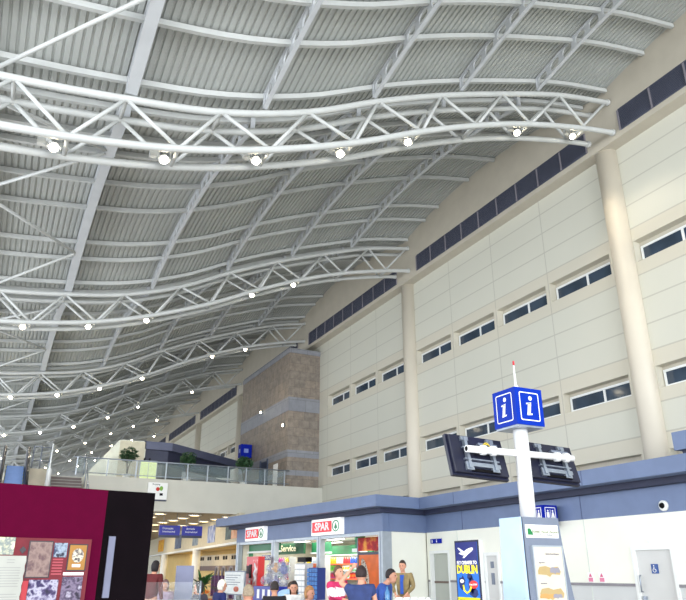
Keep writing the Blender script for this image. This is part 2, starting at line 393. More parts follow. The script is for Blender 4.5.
def make_window(h):
    r = bpy.data.objects.new('window', None); COL.objects.link(r); r['kind'] = 'structure'
    g0, g1, z0, z1 = .2, 2.72, .12, h - .22
    if h < .7: z0, z1 = .11, h - .18
    mb = MB(); X = .25
    mb.box(X, X + .08, g0 - .07, g0, z0, z1).box(X, X + .08, g1, g1 + .07, z0, z1).box(X, X + .08, g0 - .07, g1 + .07, z1, z1 + .07).box(X, X + .08, g0 - .07, g1 + .07, z0 - .07, z0)
    mb.box(X, X + .08, 1.22, 1.3, z0, z1); mb.build('window_frame', white_p, r)
    MB().box(X + .03, X + .05, g0, 1.22, z0, z1).build('window_pane', dark_glass, r)
    MB().box(X + .03, X + .05, 1.3, g1, z0, z1).build('window_pane', dark_glass, r)
    mb = MB(); mb.box(X + .05, X + .12, 0, 2.83, z1 + .07, h).box(X + .05, X + .12, 0, 2.83, 0, z0 - .07).box(X + .05, X + .12, 0, g0 - .07, z0 - .07, z1 + .07).box(X + .05, X + .12, g1 + .07, 2.83, z0 - .07, z1 + .07).build('window_surround', cream, r)
    return r
for (y0, y1, z0, z1, k, j) in WIN:
    if k > 3: continue
    h = round(z1 - z0, 2); wn += 1
    if h not in frame_src: o = frame_src[h] = make_window(h)
    else: o = dup(frame_src[h])
    o.location = (XL, y0, z0); o.name = 'window_%d' % wn
# louvres above the cornice
louv_m = mat('louvre_slats', (104, 108, 124), .5, .2, .08, 4)
for k in range(-1, 6):
    y0 = Y0 + k * BAY + .7; y1 = Y0 + k * BAY + 11.8
    if k == -1: y1 = 12.6
    t = thing('louvre_grille', 'dark louvre strip above the right cornice, %s' % bay_words(k), 'vent', (XW, y0, 15.09), 0, 'louvre strips above the cornice')
    L = y1 - y0; mb = MB().box(-.015, 0, 0, L, 0, .83).build('backing', mat('louvre_dark', (84, 88, 104), .7), t)
    mb = MB()
    for q in range(14): mb.add([(-.05, 0, .05 + q * .055), (-.05, L, .05 + q * .055), (-.015, L, .085 + q * .055), (-.015, 0, .085 + q * .055)], [(0, 1, 2, 3)])
    mb.build('slat', louv_m, t)
    n = 9
    for q in range(n + 1): MB().box(-.055, -.02, q * L / n - .03, q * L / n + .03, 0, .77).build('mullion', mat('louvre_mullion', (132, 128, 136), .5), t) if q else MB().box(-.055, -.01, -.02, .02, 0, .77).build('mullion', MATS.get('louvre_mullion') or mat('louvre_mullion', (132, 128, 136), .5), t)
# columns
for k in range(0, 5):
    y = Y0 + k * BAY + .25
    z1 = 14.86
    o = MB().lathe([(.37, 0), (.37, 14.86)], (16.98, y, 0), 32).build('column', col_m); 
    tag(o, 'tall round cream column against the right wall, %s from the viewer' % ORD[k], 'column', 'round columns along the right wall')
# far end wall
mb = MB(); vs = []
xx = [-14 + i * .6 for i in range(52)]
for x in xx: vs += [(x, YF, 0), (x, YF, deck(x, YF) + .05), (x, YF + .3, 0), (x, YF + .3, deck(x, YF) + .05)]
mb.add(vs, [f for i in range(51) for f in ((i * 4, i * 4 + 1, i * 4 + 5, i * 4 + 4), (i * 4 + 2, i * 4 + 6, i * 4 + 7, i * 4 + 3), (i * 4 + 1, i * 4 + 3, i * 4 + 7, i * 4 + 5))])
struct(mb.build('wall_far', mat('far_wall_grey', (196, 198, 198), .6)))
struct(MB().box(-14, 18, YN - 26, YF + .3, -.2, 0).build('floor', floor_m))

# ---------------- marble lift core
t = thing('lift_core', 'tall marble-clad block with grey bands beside the upper balcony', 'lift block', (15, 37.45, 0))
def lc(name, z0, z1, m, e=0): MB().box(-e, 2.05, -e, 9.0, z0, z1).build(name, m, t)
for z0, z1 in ((4.56, 6.7), (7.0, 7.75), (8.17, 10.5), (11.35, 14.15)): lc('marble_panel', z0, z1, stone)
for z0, z1 in ((6.7, 7.0), (7.75, 8.17), (10.5, 11.35), (14.15, 14.45)): lc('grey_band', z0, z1, stone_grey, .02 if z0 < 14 else .05)
d_ = MB().box(-.06, -.0, 3.2, 4.35, 6.0, 7.95).box(-.1, 0, 3.1, 3.2, 6.0, 8.05).box(-.1, 0, 4.35, 4.45, 6.0, 8.05).build('lift_door', mat('lift_door_dark', (70, 78, 98), .3, .4), t)
MB().box(-.05, -.021, 1.4, 2.1, 6.25, 7.55).build('notice', white_s, t)
for (y_, z_), lab in zip(((42.1, 11.28), (38.05, 9.7)), ('small round wall light on the marble block, upper left of the two', 'small round wall light on the marble block, lower right of the two')):
    l_ = thing('wall_light', lab, 'wall light', (14.98, y_, z_), 0, 'wall lights on the marble block')
    MB().lathe([(.13, 0), (.13, .06), (.09, .08)], (0, 0, 0), 16, 0, Matrix.Rotation(radians(-90), 4, 'Y')).build('housing', steel, l_)
    MB().ball((-.09, 0, 0), (.05, .09, .09)).build('lens', mat('wall_light_glow', (255, 240, 205), .5, 0, 0, 1, 14), l_)
b_ = thing('hanging_sign', 'small blue box sign high on the marble wall above the balcony', 'sign', (14.55, 44.0, 8.55))
MB().box(-.35, .4, -.3, .3, 0, .85).build('sign_box', blue_s, b_)
MB().box(-.14, .16, -.312, -.3, .3, .56).build('pictogram', mat('picto_pale', (130, 150, 210)), b_)
MB().box(-.362, -.35, -.14, .14, .3, .56).build('pictogram', MATS['picto_pale'], b_)

# ---------------- upper floor (balcony)
BYF = 36.9
mb = MB()
mb.box(3.95, 17.05, BYF, BYF + .35, 4.38, 6.0)           # parapet face
mb.box(3.95, 17.05, BYF + .35, 62, 5.6, 5.95)            # slab
mb.box(-6, 3.95, 37.4, 62, 5.6, 5.95)
struct(mb.build('floor_upper', mat('parapet_cream', (202, 200, 188), .6, 0, .03, 1)))
struct(MB().box(3.95, 17.05, BYF + .35, 76, 4.42, 4.55).build('ceiling_lower', mat('lower_ceiling', (160, 146, 122), .6)))
mb = MB().box(1.0, 2.1, 35.0, 37.4, 3.9, 5.93); struct(mb.build('wall_stairwell', mat('beige_wall', (200, 190, 168), .6)))
rail = thing('glass_balustrade', 'glass balustrade with steel top rail along the balcony edge', 'railing', (0, BYF + .12, 6.0))
MB().tube([(3.3, 0, .88), (15.0, 0, .88)], .035, 8).build('top_rail', steel, rail)
MB().tube([(3.3, 0, .14), (15.0, 0, .14)], .02, 6).build('bottom_rail', steel, rail)
px = [3.46, 4.95, 6.4, 7.95, 9.1, 10.2, 11.35, 12.4, 13.5, 14.7]
for x in px: MB().box(x - .03, x + .03, -.04, .04, 0, .88).build('post', alu, rail)
for a, b in zip(px, px[1:]): MB().box(a + .06, b - .06, -.008, .008, .08, .82).build('glass_panel', clear_glass, rail)
# white raking wall block
t = thing('stair_enclosure', 'pale wall block with one slanting side behind the balcony glass', 'wall block', (0, 41, 5.95))
MB().yprism([(3.9, 0), (7.5, 0), (7.5, 2.65), (6.0, 2.65)], 0, 1.2).build('sloped_wall', mat('pale_wall', (216, 220, 208), .6), t)
MB().yprism([(6.02, .0), (7.44, .0), (7.44, 2.6), (6.02, 2.6)], -.03, 0).build('front_panel', mat('beige_panel', (196, 192, 172), .6), t)
# upper cafe kiosk
A = Vector((9.05, 41.0)); dv = Vector((.755, .656)); B = A + dv * 7.6; Lp = Vector((7.4, 41.0))
t = thing('upper_kiosk', 'dark kiosk with a long blue-grey canopy on the upper floor', 'kiosk', (0, 0, 5.95))
o = .0
MB().prism([(Lp.x, Lp.y), (A.x, A.y), (B.x, B.y), (B.x - .2, B.y + 2), (Lp.x, 48)], 2.22, 2.68).build('canopy', mat('kiosk_canopy', (84, 90, 116), .5), t)
MB().prism([(Lp.x + .05, 41.3), (A.x - .15, 41.3), (B.x - .5, B.y + .1), (Lp.x + .05, 47.5)], 1.5, 2.22).build('fascia', mat('kiosk_fascia', (56, 60, 84), .5), t)
MB().prism([(Lp.x + .1, 41.9), (A.x - .3, 41.9), (A.x + 1.2, 43.4), (B.x - 1.5, B.y), (Lp.x + .1, 47)], 0, 1.5).build('body', mat('kiosk_body', (120, 118, 116), .6), t)
MB().prism([(9.6, 40.4), (10.0, 40.3), (13.6, 43.6), (13.2, 43.9)], 0, .95).build('counter', mat('kiosk_counter', (150, 154, 158), .5), t)
t = thing('lit_display_screen', 'pale green lit double screen standing behind the balcony glass', 'screen', (6.95, 39.2, 5.95))
MB().box(0, .95, 0, .12, 0, 1.3).build('screen_case', alu, t)
for a in (.03, .49): MB().box(a, a + .43, -.01, 0, .3, 1.26).build('screen', mat('screen_green', (200, 214, 150), .4, 0, .1, 6, .55), t)
for a in (.22, .5): MB().tube([(a, 0, 1.3), (a, 0, 1.42)], .05, 8).build('lamp_stub', black_p, t)
# potted trees
leaf_m = mat('leaf_green', (40, 74, 44), .6, 0, .35, 9)
def leaf_ball(c, r, n, size, seed):
    rnd = random.Random(seed); mb = MB()
    for _ in range(n):
        d = Vector((rnd.gauss(0, 1), rnd.gauss(0, 1), rnd.gauss(0, 1))).normalized() * (rnd.random() ** .45)
        p = Vector(c) + Vector((d.x * r[0], d.y * r[1], d.z * r[2]))
        a = Vector((rnd.gauss(0, 1), rnd.gauss(0, 1), rnd.gauss(0, .6))).normalized(); b = a.orthogonal().normalized(); s_ = size * rnd.uniform(.6, 1.2)
        mb.add([p - a * s_, p + b * s_ * .35 + Vector((0, 0, .1 * s_)), p + a * s_, p - b * s_ * .35], [(0, 1, 2, 3)])
    return mb
pot_m = mat('white_pot', (222, 224, 222), .4)
def make_tree():
    t = thing('potted_tree', 'potted tree with round crown at the left, before the pale wall block', 'potted tree', (6.2, 38.6, 5.95), 0, 'potted trees on the balcony')
    leaf_ball((0, 0, 1.45), (.5, .5, .42), 420, .13, 3).build('foliage', leaf_m, t)
    mb = MB()
    for a in range(3): mb.tube([(0, 0, .35), (.05 * cos(a * 2.1), .05 * sin(a * 2.1), .8), (.2 * cos(a * 2.1), .2 * sin(a * 2.1), 1.35)], [.035, .025, .012], 6)
    mb.build('trunk', mat('bark', (96, 78, 60), .8), t)
    MB().lathe([(.15, 0), (.2, .3), (.22, .42), (.19, .42), (.18, .38)], (0, 0, 0), 18).build('pot', pot_m, t)
    return t
tr = make_tree()
dup(tr, (9.5, 38.7, 5.95), 1.1, 'potted tree with round crown, in the middle before the dark kiosk')
dup(tr, (12.85, 38.8, 5.95), 2.3, 'potted tree with round crown at the right, beside the marble block')

# stairs and escalator up to the balcony
t = thing('staircase', 'flight of brown stairs rising to the upper floor, right of the escalator', 'stairs', (2.25, 37.0, 0))
mb = MB(); n = 35
for i in range(n):
    z = 6.0 - (i + 1) * 6.0 / n; y = -(i + 1) * .27
    mb.box(0, 1.5, y, y + .27, max(0, z - .3), z); 
mb.build('steps', mat('stair_stone', (112, 100, 96), .6), t)
mb = MB()
for i in range(n):
    z = 6.0 - (i + 1) * 6.0 / n; y = -(i + 1) * .27
    mb.box(0.02, 1.48, y - .012, y + .03, z - .02, z + .012)
mb.build('nosing', mat('stair_nosing', (160, 156, 150), .5), t)
for x in (-.08, 1.58):
    h = MB(); h.tube([(x, .6, 7.0), (x, 0, 7.0), (x, -9.4, 1.0)], .03, 8)
    h.build('handrail', steel, t)
    for q in range(9): MB().tube([(x, -q * 1.15 + .02, 6.0 - q * .735), (x, -q * 1.15 + .02, 7.0 - q * .735)], .025, 6).build('post', steel, t)
t = thing('escalator', 'blue-stepped escalator between dark handrails at the far left', 'escalator', (.15, 35.0, 0))
mb = MB(); n = 30
for i in range(n):
    z = 5.95 - i * .2; y = -i * .35
    mb.box(.12, .85, y - .35, y, max(z - .5, 0), z)
mb.build('steps', mat('escalator_blue', (76, 104, 150), .4, .3), t)
for x in (-.05, .95):
    MB().tube([(x, 1.4, 6.85), (x, .0, 6.85), (x, -10.2, 1.0)], .06, 8).build('handrail', mat('rubber_black', (16, 18, 34), .4), t)
    MB().add([(x - .07, 1.3, 5.95), (x - .07, 0, 5.95), (x - .07, -10.2, 0.1), (x - .07, -10.2, .95), (x - .07, 0, 6.82), (x - .07, 1.3, 6.82), (x + .07, 1.3, 5.95), (x + .07, 0, 5.95), (x + .07, -10.2, 0.1), (x + .07, -10.2, .95), (x + .07, 0, 6.82), (x + .07, 1.3, 6.82)],
             [(0, 1, 4, 5), (1, 2, 3, 4), (6, 11, 10, 7), (7, 10, 9, 8), (0, 5, 11, 6), (5, 4, 10, 11), (4, 3, 9, 10), (0, 6, 7, 1), (1, 7, 8, 2)]).build('balustrade', navy, t)
for x in (.12, .85): MB().tube([(x, 0, 6.0), (x, -10.2, .16)], .025, 6).build('yellow_edge', mat('edge_yellow', (190, 190, 60), .5), t)
t = thing('barrier_frame', 'steel guard frame at the stair head beside the escalator', 'railing', (1.35, 36.0, 5.93))
for x in (0, .35, .8): MB().tube([(x, 0, 0), (x, 0, 1.2)], .04, 6).build('post', steel, t)
for z in (.5, 1.15): MB().tube([(0, 0, z), (.8, 0, z)], .03, 6).build('bar', steel, t)
o = MB().lathe([(.11, 5.0), (.11, 5.75), (.06, 5.8), (.03, 5.9), (.03, 6.9)], (2.02, 33.6, 0), 12).lathe([(.05, 0), (.05, 5.0)], (2.02, 33.6, 0), 8).build('bollard_post', white_p); tag(o, 'slim white post rising just left of the brown stairs', 'post')

# ---------------- arrivals area under the balcony
P0, P1 = Vector((11.9, 36.3)), Vector((15.2, 76))
dirv = (P1 - P0).normalized(); ang = atan2(dirv.y, dirv.x)
t = thing('poster_bulkhead', 'long cream bulkhead with posters above the white columns', 'bulkhead', (P0.x, P0.y, 0), ang)
bulk = t; LB = (P1 - P0).length
MB().box(0, LB, -.3, 0, 2.95, 4.42).build('face', mat('bulkhead_cream', (200, 190, 164), .6), t)
MB().box(0, LB, -.38, .06, 2.85, 2.97).build('lower_edge', white_p, t)
cols_p = [[(40, 60, 70), (90, 120, 120)], [(226, 140, 90), (236, 200, 170)], [(190, 200, 220), (60, 90, 170)], [(90, 110, 130), (150, 160, 170)], [(90, 110, 140), (40, 60, 100)], [(240, 200, 20), (200, 90, 30)]]
for i, (a, b) in enumerate(((1.6, 3.0), (.2, 1.55), (6.0, 8.2), (11.5, 13.5), (18.5, 21.5), (28, 31.5))):
    o = MB().box(a, b, .0, .03, 3.15, 4.15).build('poster', patch_mat('poster%d' % i, cols_p[i], 2), t); o['label'] = ['teal portrait poster', 'orange poster', 'blue and white striped poster', 'grey poster', 'blue landscape poster', 'yellow round motif poster'][i]
warm_w = mat('warm_wall', (226, 196, 128), .6, 0, .05, 1)
mb = MB().box(16.6, 16.75, 37, 76, 0, 3.0).prism([(12.2, 37), (16.75, 37), (16.75, 76), (15.4, 76)], 3.0, 3.08)
struct(mb.build('wall_alcove', warm_w))
for i, s_ in enumerate((11.7, 27)):
    p = P0 + dirv * s_
    tag(MB().lathe([(.27, 0), (.27, 2.86)], (p.x, p.y, 0), 24).build('white_column', white_p), 'stout white column under the poster bulkhead, %s of two' % ('nearer' if i == 0 else 'farther'), 'column', 'white columns under the bulkhead')
glow_w = mat('downlight_glow', (255, 226, 170), .5, 0, 0, 1, 6)
dl = None
for i, (x, y) in enumerate([(8.2, 38.6), (10.15, 38.8), (12.2, 39.2), (10.1, 41.2), (12.1, 41.3), (8.2, 41.1), (10.05, 43.4), (12.0, 43.5), (9.9, 45.5), (11.9, 45.6), (8.1, 43.4), (9.9, 48), (11.8, 48), (10, 51), (11.8, 52), (11.5, 55.5), (8.1, 46)]):
    lab = 'round ceiling downlight under the balcony, %s row from the front, %s' % (ORD[int((y - 38.5) / 2.3) if y < 50 else 5 + int((y - 50) / 3)], 'left of it' if x < 9 else ('middle of it' if x < 11 else 'right of it'))
    if dl is None:
        dl = thing('downlight', lab, 'ceiling light', (x, y, 4.42), 0, 'downlights under the balcony')
        MB().lathe([(.36, 0), (.36, -.05), (.3, -.06), (.3, -.03)][::-1], (0, 0, 0), 20).build('rim', white_p, dl); MB().lathe([(.29, -.035), (.29, -.045)][::-1], (0, 0, 0), 20).build('lens', glow_w, dl)
    else: dup(dl, (x, y, 4.42), 0, lab)
for x, y, e in ((9.5, 42, 70), (10, 50, 70), (6, 46, 60), (12, 60, 70)):
    a_ = area('downlight_pool', (x, y, 4.3), (0, 0, 0), 3, 5, e, (1, .84, .6))
for s_, e in ((3, 36), (10, 36), (17, 32), (26, 28)):
    p = P0 + dirv * s_ + Vector((dirv.y, -dirv.x)) * 1.6
    a_ = area('alcove_light', (p.x, p.y, 2.9), (0, 0, ang), 4, 1.6, e, (1, .8, .45))
for i, (x, lab) in enumerate(((7.25, 'blue hanging direction sign under the balcony, left of the pair'), (8.33, 'blue hanging direction sign under the balcony, right of the pair'))):
    t = thing('hanging_sign', lab, 'sign', (x, 34.6 + .6, 3.05), 0, 'blue hanging direction signs')
    t.location = (x * 38 / 34.0, 38.0, 3.22)
    MB().box(0, 1.1, 0, .1, 0, .55).build('sign_board', mat('sign_navy', (16, 26, 150), .4), t)
    MB().box(0, 1.1, -.01, .11, -.06, .06).build('lower_edge', navy, t)
    text('Arrivals' if i else 'Domestic', 'lettering', .15, white_s, t, (.45, -.01, .4)); text('International', 'lettering', .13, white_s, t, (.5, -.01, .24)); 
    for a in (.2, .9): MB().tube([(a, .05, .55), (a, .05, 1.2)], .012, 5).build('hanger', steel, t)
t = thing('logo_sign', 'white sign with red, green and black marks fixed to the balcony face', 'sign', (7.05, 36.86, 4.95))
MB().box(0, 1.0, -.12, .03, 0, .85).build('sign_box', mat('sign_offwhite', (240, 240, 236), .4, 0, .02), t); MB().box(0, 1.0, -.13, .03, -.07, 0).build('lower_edge', navy, t)
MB().ball((.5, -.13, .52), (.1, .015, .1)).build('red_mark', mat('red_mark', (200, 50, 40)), t); MB().ball((.68, -.13, .56), (.09, .015, .12)).build('green_mark', mat('green_mark', (120, 170, 60)), t); MB().box(.62, .78, -.14, -.12, .2, .32).build('black_mark', black_p, t)
text('Shopping', 'lettering', .11, black_p, t, (.4, -.125, .76))
# check-in desks in the alcove
MB_d = None
for i in range(5):
    p = P0 + dirv * (2.2 + i * 2.1) + Vector((dirv.y, -dirv.x)) * 1.5
    lab = 'grey arched ticket gate with purple side in the yellow alcove, %s from the front' % ORD[i]
    if MB_d is None:
        t = MB_d = thing('ticket_gate', lab, 'gate', (p.x, p.y, 0), ang, 'gates in the yellow alcove')
        MB().box(-.6, -.4, 0, .5, 0, 1.25).box(.4, .6, 0, .5, 0, 1.25).build('pillar', mat('purple_panel', (90, 60, 110), .5), t)
        MB().tube([(-.5, .25, 1.2), (-.48, .25, 1.5), (-.25, .25, 1.75), (.25, .25, 1.75), (.48, .25, 1.5), (.5, .25, 1.2)], .09, 8).build('arch', mat('arch_grey', (130, 128, 140), .5), t)
        
    else: dup(MB_d, (p.x, p.y, 0), ang, lab)

t = thing('alcove_header', 'pale header band with pairs of dark squares in the yellow alcove', 'header', (16.3, 48, 1.9))
MB().box(0, .2, 0, 14, 0, .8).build('band', mat('alcove_band', (206, 196, 176), .6), t)
for q in range(6):
    for e_ in (0, .62): MB().box(-.03, 0, 1.9 + q * 2.1 + e_, 2.3 + q * 2.1 + e_, .42, .68).build('dark_square', black_p, t)
MB().box(-.02, .2, 0, 14, -.35, 0).build('lower_band', mat('alcove_lower', (120, 104, 104), .6), t)
for k_ in (0, 13.8): MB().box(.05, .2, k_, k_ + .2, -1.9, 0).build('upright', MATS['alcove_band'], t)

# ---------------- shop on the left, canopy and lower right wall
C0 = Vector((12.87, 22.58)); SA = atan2(.99468, -.103)
SHL = 12.9
# canopy: shop part (local x along front, y outward), return and right part
mb = MB()
def shp(s, o): u = Vector((-.103, .99468)); nn = Vector((-.99468, -.103)); p = C0 + u * s + nn * o; return (p.x, p.y)
band = [shp(14.0, .75), shp(-.68, .75), (14.25, 22.22), (14.25, -6), (17.0, -6), (17.0, 36.2), (14.5, 36.8), shp(14.0, -2)]
mb.prism(band, 3.66, 4.06)
o = mb.build('canopy', grey_blue); tag(o, 'blue-grey flat canopy running over the shop and the lower right wall', 'canopy')
in_ = [shp(13.3, .3), shp(-.25, .3), (14.72, 22.6), (14.72, -6), (17, -6), (17, 36), shp(13.3, -2)]
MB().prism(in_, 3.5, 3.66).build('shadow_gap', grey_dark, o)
fz0, fz1 = 2.86, 3.5
fas = MB().prism([shp(12.9, 0), shp(0, 0), (15, 22.95), (15, -6), (15.3, -6), (15.3, 23.25), shp(.0, -.3), shp(12.9, -.3)][:8], fz0, fz1)
fas.build('fascia', grey_blue, o)
for y in (9.0, 14.9, 20.6): MB().box(14.985, 15, y, y + .02, fz0, fz1).build('fascia_joint', mat('joint_blue', (86, 98, 130), .6), o)
for y in (8, 14, 20): MB().box(14.24, 14.25, y, y + .02, 3.66, 4.06).build('edge_joint', MATS['joint_blue'], o)
for s_ in (3.6, 8.3): p = shp(s_, .01); 
o2 = MB().box(14.15, 17.0, -6, 10.9, 4.14, 4.56).build('raised_canopy', grey_blue); tag(o2, 'raised blue-grey roof edge above the canopy at the right edge', 'canopy')
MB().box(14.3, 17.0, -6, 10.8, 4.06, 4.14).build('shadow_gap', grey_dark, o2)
# lower right wall (pale) with a dado rail
wl = mat('pale_green_white', (238, 238, 226), .5, 0, .02, 1)
lo = mat('lower_wall_grey', (202, 204, 204), .5, 0, .02, 1)
doors = [(12.12, 13.30, 2.05), (18.78, 19.45, 2.03), (21.55, 22.72, 2.16)]
mb = MB(); y = -6
for a, b, h in sorted(doors):
    for z0, z1, mi in ((0, 1.16, 1), (1.2, fz0, 0)): mb.box(15, 15.25, y, a, z0, z1, mi)
    mb.box(15, 15.25, y, a, 1.16, 1.2, 0); mb.box(15, 15.25, a, b, h, fz0, 0); y = b
for z0, z1, mi in ((0, 1.16, 1), (1.16, fz0, 0)): mb.box(15, 15.25, y, 22.95, z0, z1, mi)
struct(mb.build('wall_lower_right', [wl, lo]))
p1, p2 = shp(-.02, .0), (15.2, 22.95)
mb = MB().prism([(p1[0], p1[1] + .05), (15.0, 23.0), (15.0, 23.2), (p1[0], p1[1] + .25)], 0, fz0 + .02); struct(mb.build('wall_return', wl))
mb = MB(); y = -6
for a, b, h in sorted(doors): mb.box(14.965, 15, y, a - .06, 1.14, 1.21); y = b + .06
mb.box(14.965, 15, y, 22.9, 1.14, 1.21)
struct(mb.build('trim_1', mat('dado_rail', (132, 128, 134), .4)))
for y in (4.0, 9.5, 14.86, 17.2, 20.95): struct(MB().box(14.992, 15, y, y + .025, 0, fz0).build('trim_2', mat('joint_grey', (206, 212, 204), .6)))
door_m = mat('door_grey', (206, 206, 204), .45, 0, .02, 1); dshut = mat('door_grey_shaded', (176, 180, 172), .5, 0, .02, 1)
def door(n, a, b, h, m, inset=.05):
    r = MB().box(15 + inset, 15.12 + inset, a + .04, b - .04, 0, h - .05).build('door_%d' % n, m); struct(r)
    mb = MB().box(14.97, 15.2, a - .05, a + .04, 0, h - .05).box(14.97, 15.2, b - .04, b + .05, 0, h - .05).box(14.97, 15.2, a - .05, b + .05, h - .05, h + .05); mb.build('door_frame', white_p, r)
    return r
r = door(1, 12.12, 13.30, 2.05, door_m)
MB().tube([(15.0, 13.17, 1.02), (14.95, 13.17, 1.02), (14.95, 13.17, 1.4), (15.0, 13.17, 1.4)], .018, 8).build('door_handle', steel, r)
MB().box(14.99, 15.05, 13.1, 13.2, .84, .92).build('door_lock', steel, r)
for z in (.4, 1.05, 1.8): MB().tube([(15.03, 12.17, z), (15.03, 12.17, z + .1)], .015, 6).build('hinge', steel, r)
t = thing('accessible_toilet_sign', 'small blue wheelchair sign on the pale grey door', 'sign', (15.03, 12.64, 1.45), radians(-90))
# local: -y toward viewer side is world -x after rotation
def flat_on_wall(t): t.rotation_euler = (0, 0, radians(-90))
MB().box(-.19, 0, -.012, .018, 0, .22).build('sign_plate', mat('sign_blue_pale', (50, 84, 150), .4), t)
mb = MB(); 
ring = [(-.095 + .045 * cos(a), -.018, .075 + .045 * sin(a)) for a in [pi * .6 + i * pi * 1.5 / 9 for i in range(10)]]
mb.tube(ring, .007, 5).tube([(-.1, -.018, .16), (-.1, -.018, .1), (-.06, -.018, .1), (-.045, -.018, .05)], .009, 5).ball((-.1, -.018, .182), .014, 0, 6, 4); mb.build('pictogram', white_s, t)
r = door(2, 18.78, 19.45, 2.03, door_m, .02)
MB().box(15.0, 15.02, 19.05, 19.2, 1.1, 1.45).box(15.0, 15.02, 19.05, 19.2, 1.6, 1.8).build('door_plate', shade_m, r)
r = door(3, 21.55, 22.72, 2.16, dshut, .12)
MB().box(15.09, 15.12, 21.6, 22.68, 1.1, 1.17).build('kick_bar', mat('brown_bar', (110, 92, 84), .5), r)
t = thing('toilet_sign', 'small blue pictogram sign on the pale wall above the recessed door', 'sign', (14.93, 22.55, 2.46), radians(-90))
MB().box(0, .62, -.03, .06, 0, .16).build('sign_plate', blue_s, t)
for a in (.12, .42): MB().ball((a, -.035, .115), .018, 0, 6, 4).box(a - .02, a + .02, -.04, -.03, .03, .09).build('pictogram', white_s, t)
MB().lathe([(.08, 0), (.08, .02), (.03, .06)], (0, 0, 0), 14)
t = thing('dome_camera', 'round white security camera with dark lens on the blue-grey fascia', 'camera', (15.0, 12.12, 3.02))
Mx = Matrix.Rotation(radians(-90), 4, 'Y')
MB().lathe([(.13, 0), (.13, .05), (.1, .08)], (0, 0, 0), 20, 0, Mx).build('housing', white_p, t); MB().lathe([(.075, .07), (.06, .12), (.02, .14)], (0, 0, 0), 16, 0, Mx).build('lens', black_p, t)
o = MB().lathe([(.035, 0), (.03, .03)], (15.0, 12.75, 2.2), 10, 0, Mx).box(14.975, 14.985, 12.72, 12.78, 2.19, 2.21, 1).build('wall_sensor', [white_p, black_p]); tag(o, 'tiny white wall sensor above the pale grey door', 'sensor')
for y, lab in ((14.95, 'left small pink and white notice by the dado rail'), (14.55, 'right small pink and white notice by the dado rail')):
    t = thing('wall_notice', lab, 'notice', (14.99, y, 1.22), radians(-90), 'pair of small notices')
    MB().box(-.0, .2, -.01, .005, 0, .25).build('sheet', white_s, t)
    MB().box(.02, .18, -.014, -.01, .02, .12).build('pink_text', mat('pink', (222, 130, 160)), t)
    MB().add([(.04, -.014, .14), (.16, -.014, .14), (.1, -.014, .24)], [(0, 1, 2)]).build('triangle', mat('pink_dark', (206, 90, 130)), t)
o = MB().lathe([(.05, 0), (.05, .03)], (14.3, 22.95, 1.95), 12, 0, Matrix.Rotation(radians(90), 4, 'X')).build('wall_disc', white_p); tag(o, 'small round white fitting on the return wall beside the shop', 'sensor')

# ---------------- poster lightbox
t = thing('poster_lightbox', 'tall lit blue travel poster in a white case on the right wall', 'poster', (14.82, 20.86, .35), radians(-90))
W_ = 1.34; Hh = 2.14
MB().box(0, W_, 0, .18, 0, Hh).build('case', white_p, t)
MB().box(-.0, W_, -.035, 0, 0, Hh + .0).build('rim', mat('rim_navy', (24, 26, 60), .3), t)
MB().box(.06, W_ - .06, -.045, -.035, .3, Hh - .06).build('sheet', mat('poster_blue', (16, 110, 212), .4, 0, .04, 2, .35), t)
MB().box(.06, W_ - .06, -.048, -.045, 1.15, Hh - .06).build('dark_top', mat('poster_navy', (24, 34, 120), .4, 0, .04, 2, .25), t)
MB().box(.06, W_ - .06, -.05, -.045, .06, .34).build('yellow_foot', mat('poster_yellow', (220, 215, 20), .4, 0, 0, 1, .4), t)
wh = mat('poster_white', (248, 248, 248), .4, 0, 0, 1, .4); ye = mat('poster_yellow_letter', (250, 235, 40), .4, 0, 0, 1, .4); nv = mat('poster_map', (16, 40, 110), .4, 0, 0, 1, .15)
text('FLY CHEAPER TO', 'lettering', .155, wh, t, (W_ / 2, -.052, 1.42), bold=.004, sx=.93)
text('DUBLIN', 'lettering', .36, ye, t, (W_ / 2, -.052, 1.2), bold=.012, sx=.92)
text('BOOK NOW ONLINE', 'lettering', .1, nv, t, (W_ / 2, -.055, .22), bold=.003)
mb = MB().ball((.78, -.06, 1.78), (.32, .03, .085)); 
mb.v = [(x, y, z + (x - .78) * .28) for x, y, z in mb.v]
mb.add([(.72, -.085, 1.74), (.5, -.085, 1.58), (.6, -.085, 1.57), (.92, -.085, 1.74)], [(0, 1, 2, 3)]).add([(.5, -.08, 1.72), (.22, -.08, 1.9), (.3, -.08, 1.91), (.6, -.08, 1.78)], [(0, 1, 2, 3)]).add([(.5, -.08, 1.66), (.28, -.08, 1.72), (.36, -.08, 1.76), (.56, -.08, 1.72)], [(0, 1, 2, 3)])
mb.build('aeroplane', wh, t)
def blob(cx, cz, rx, rz, seed):
    rnd = random.Random(seed); return [(cx + rx * cos(a) * rnd.uniform(.7, 1.15), -.0465, cz + rz * sin(a) * rnd.uniform(.7, 1.15)) for a in [2 * pi * i / 14 for i in range(14)]]
mb = MB()
for b in ((.34, .78, .2, .24, 1), (.78, 1.0, .13, .16, 2), (.88, .72, .18, .3, 3), (.98, .5, .26, .16, 4)): mb.add(blob(*b), [tuple(range(14))])
mb.build('map', nv, t)
MB().tube([(.42, -.055, .72), (.46, -.055, .55), (.6, -.055, .47), (.78, -.055, .55), (.86, -.055, .68)], .03, 6).build('arrow', ye, t)
MB().ball((.98, -.05, .74), (.24, .015, .13), 0, 16, 6).build('red_oval', mat('oval_red', (222, 60, 60), .4, 0, 0, 1, .4), t)
MB().ball((.34, -.05, .84), (.12, .012, .06), 0, 12, 6).build('white_oval', wh, t)
text('from £9.99', 'lettering', .09, wh, t, (.98, -.07, .74)); 

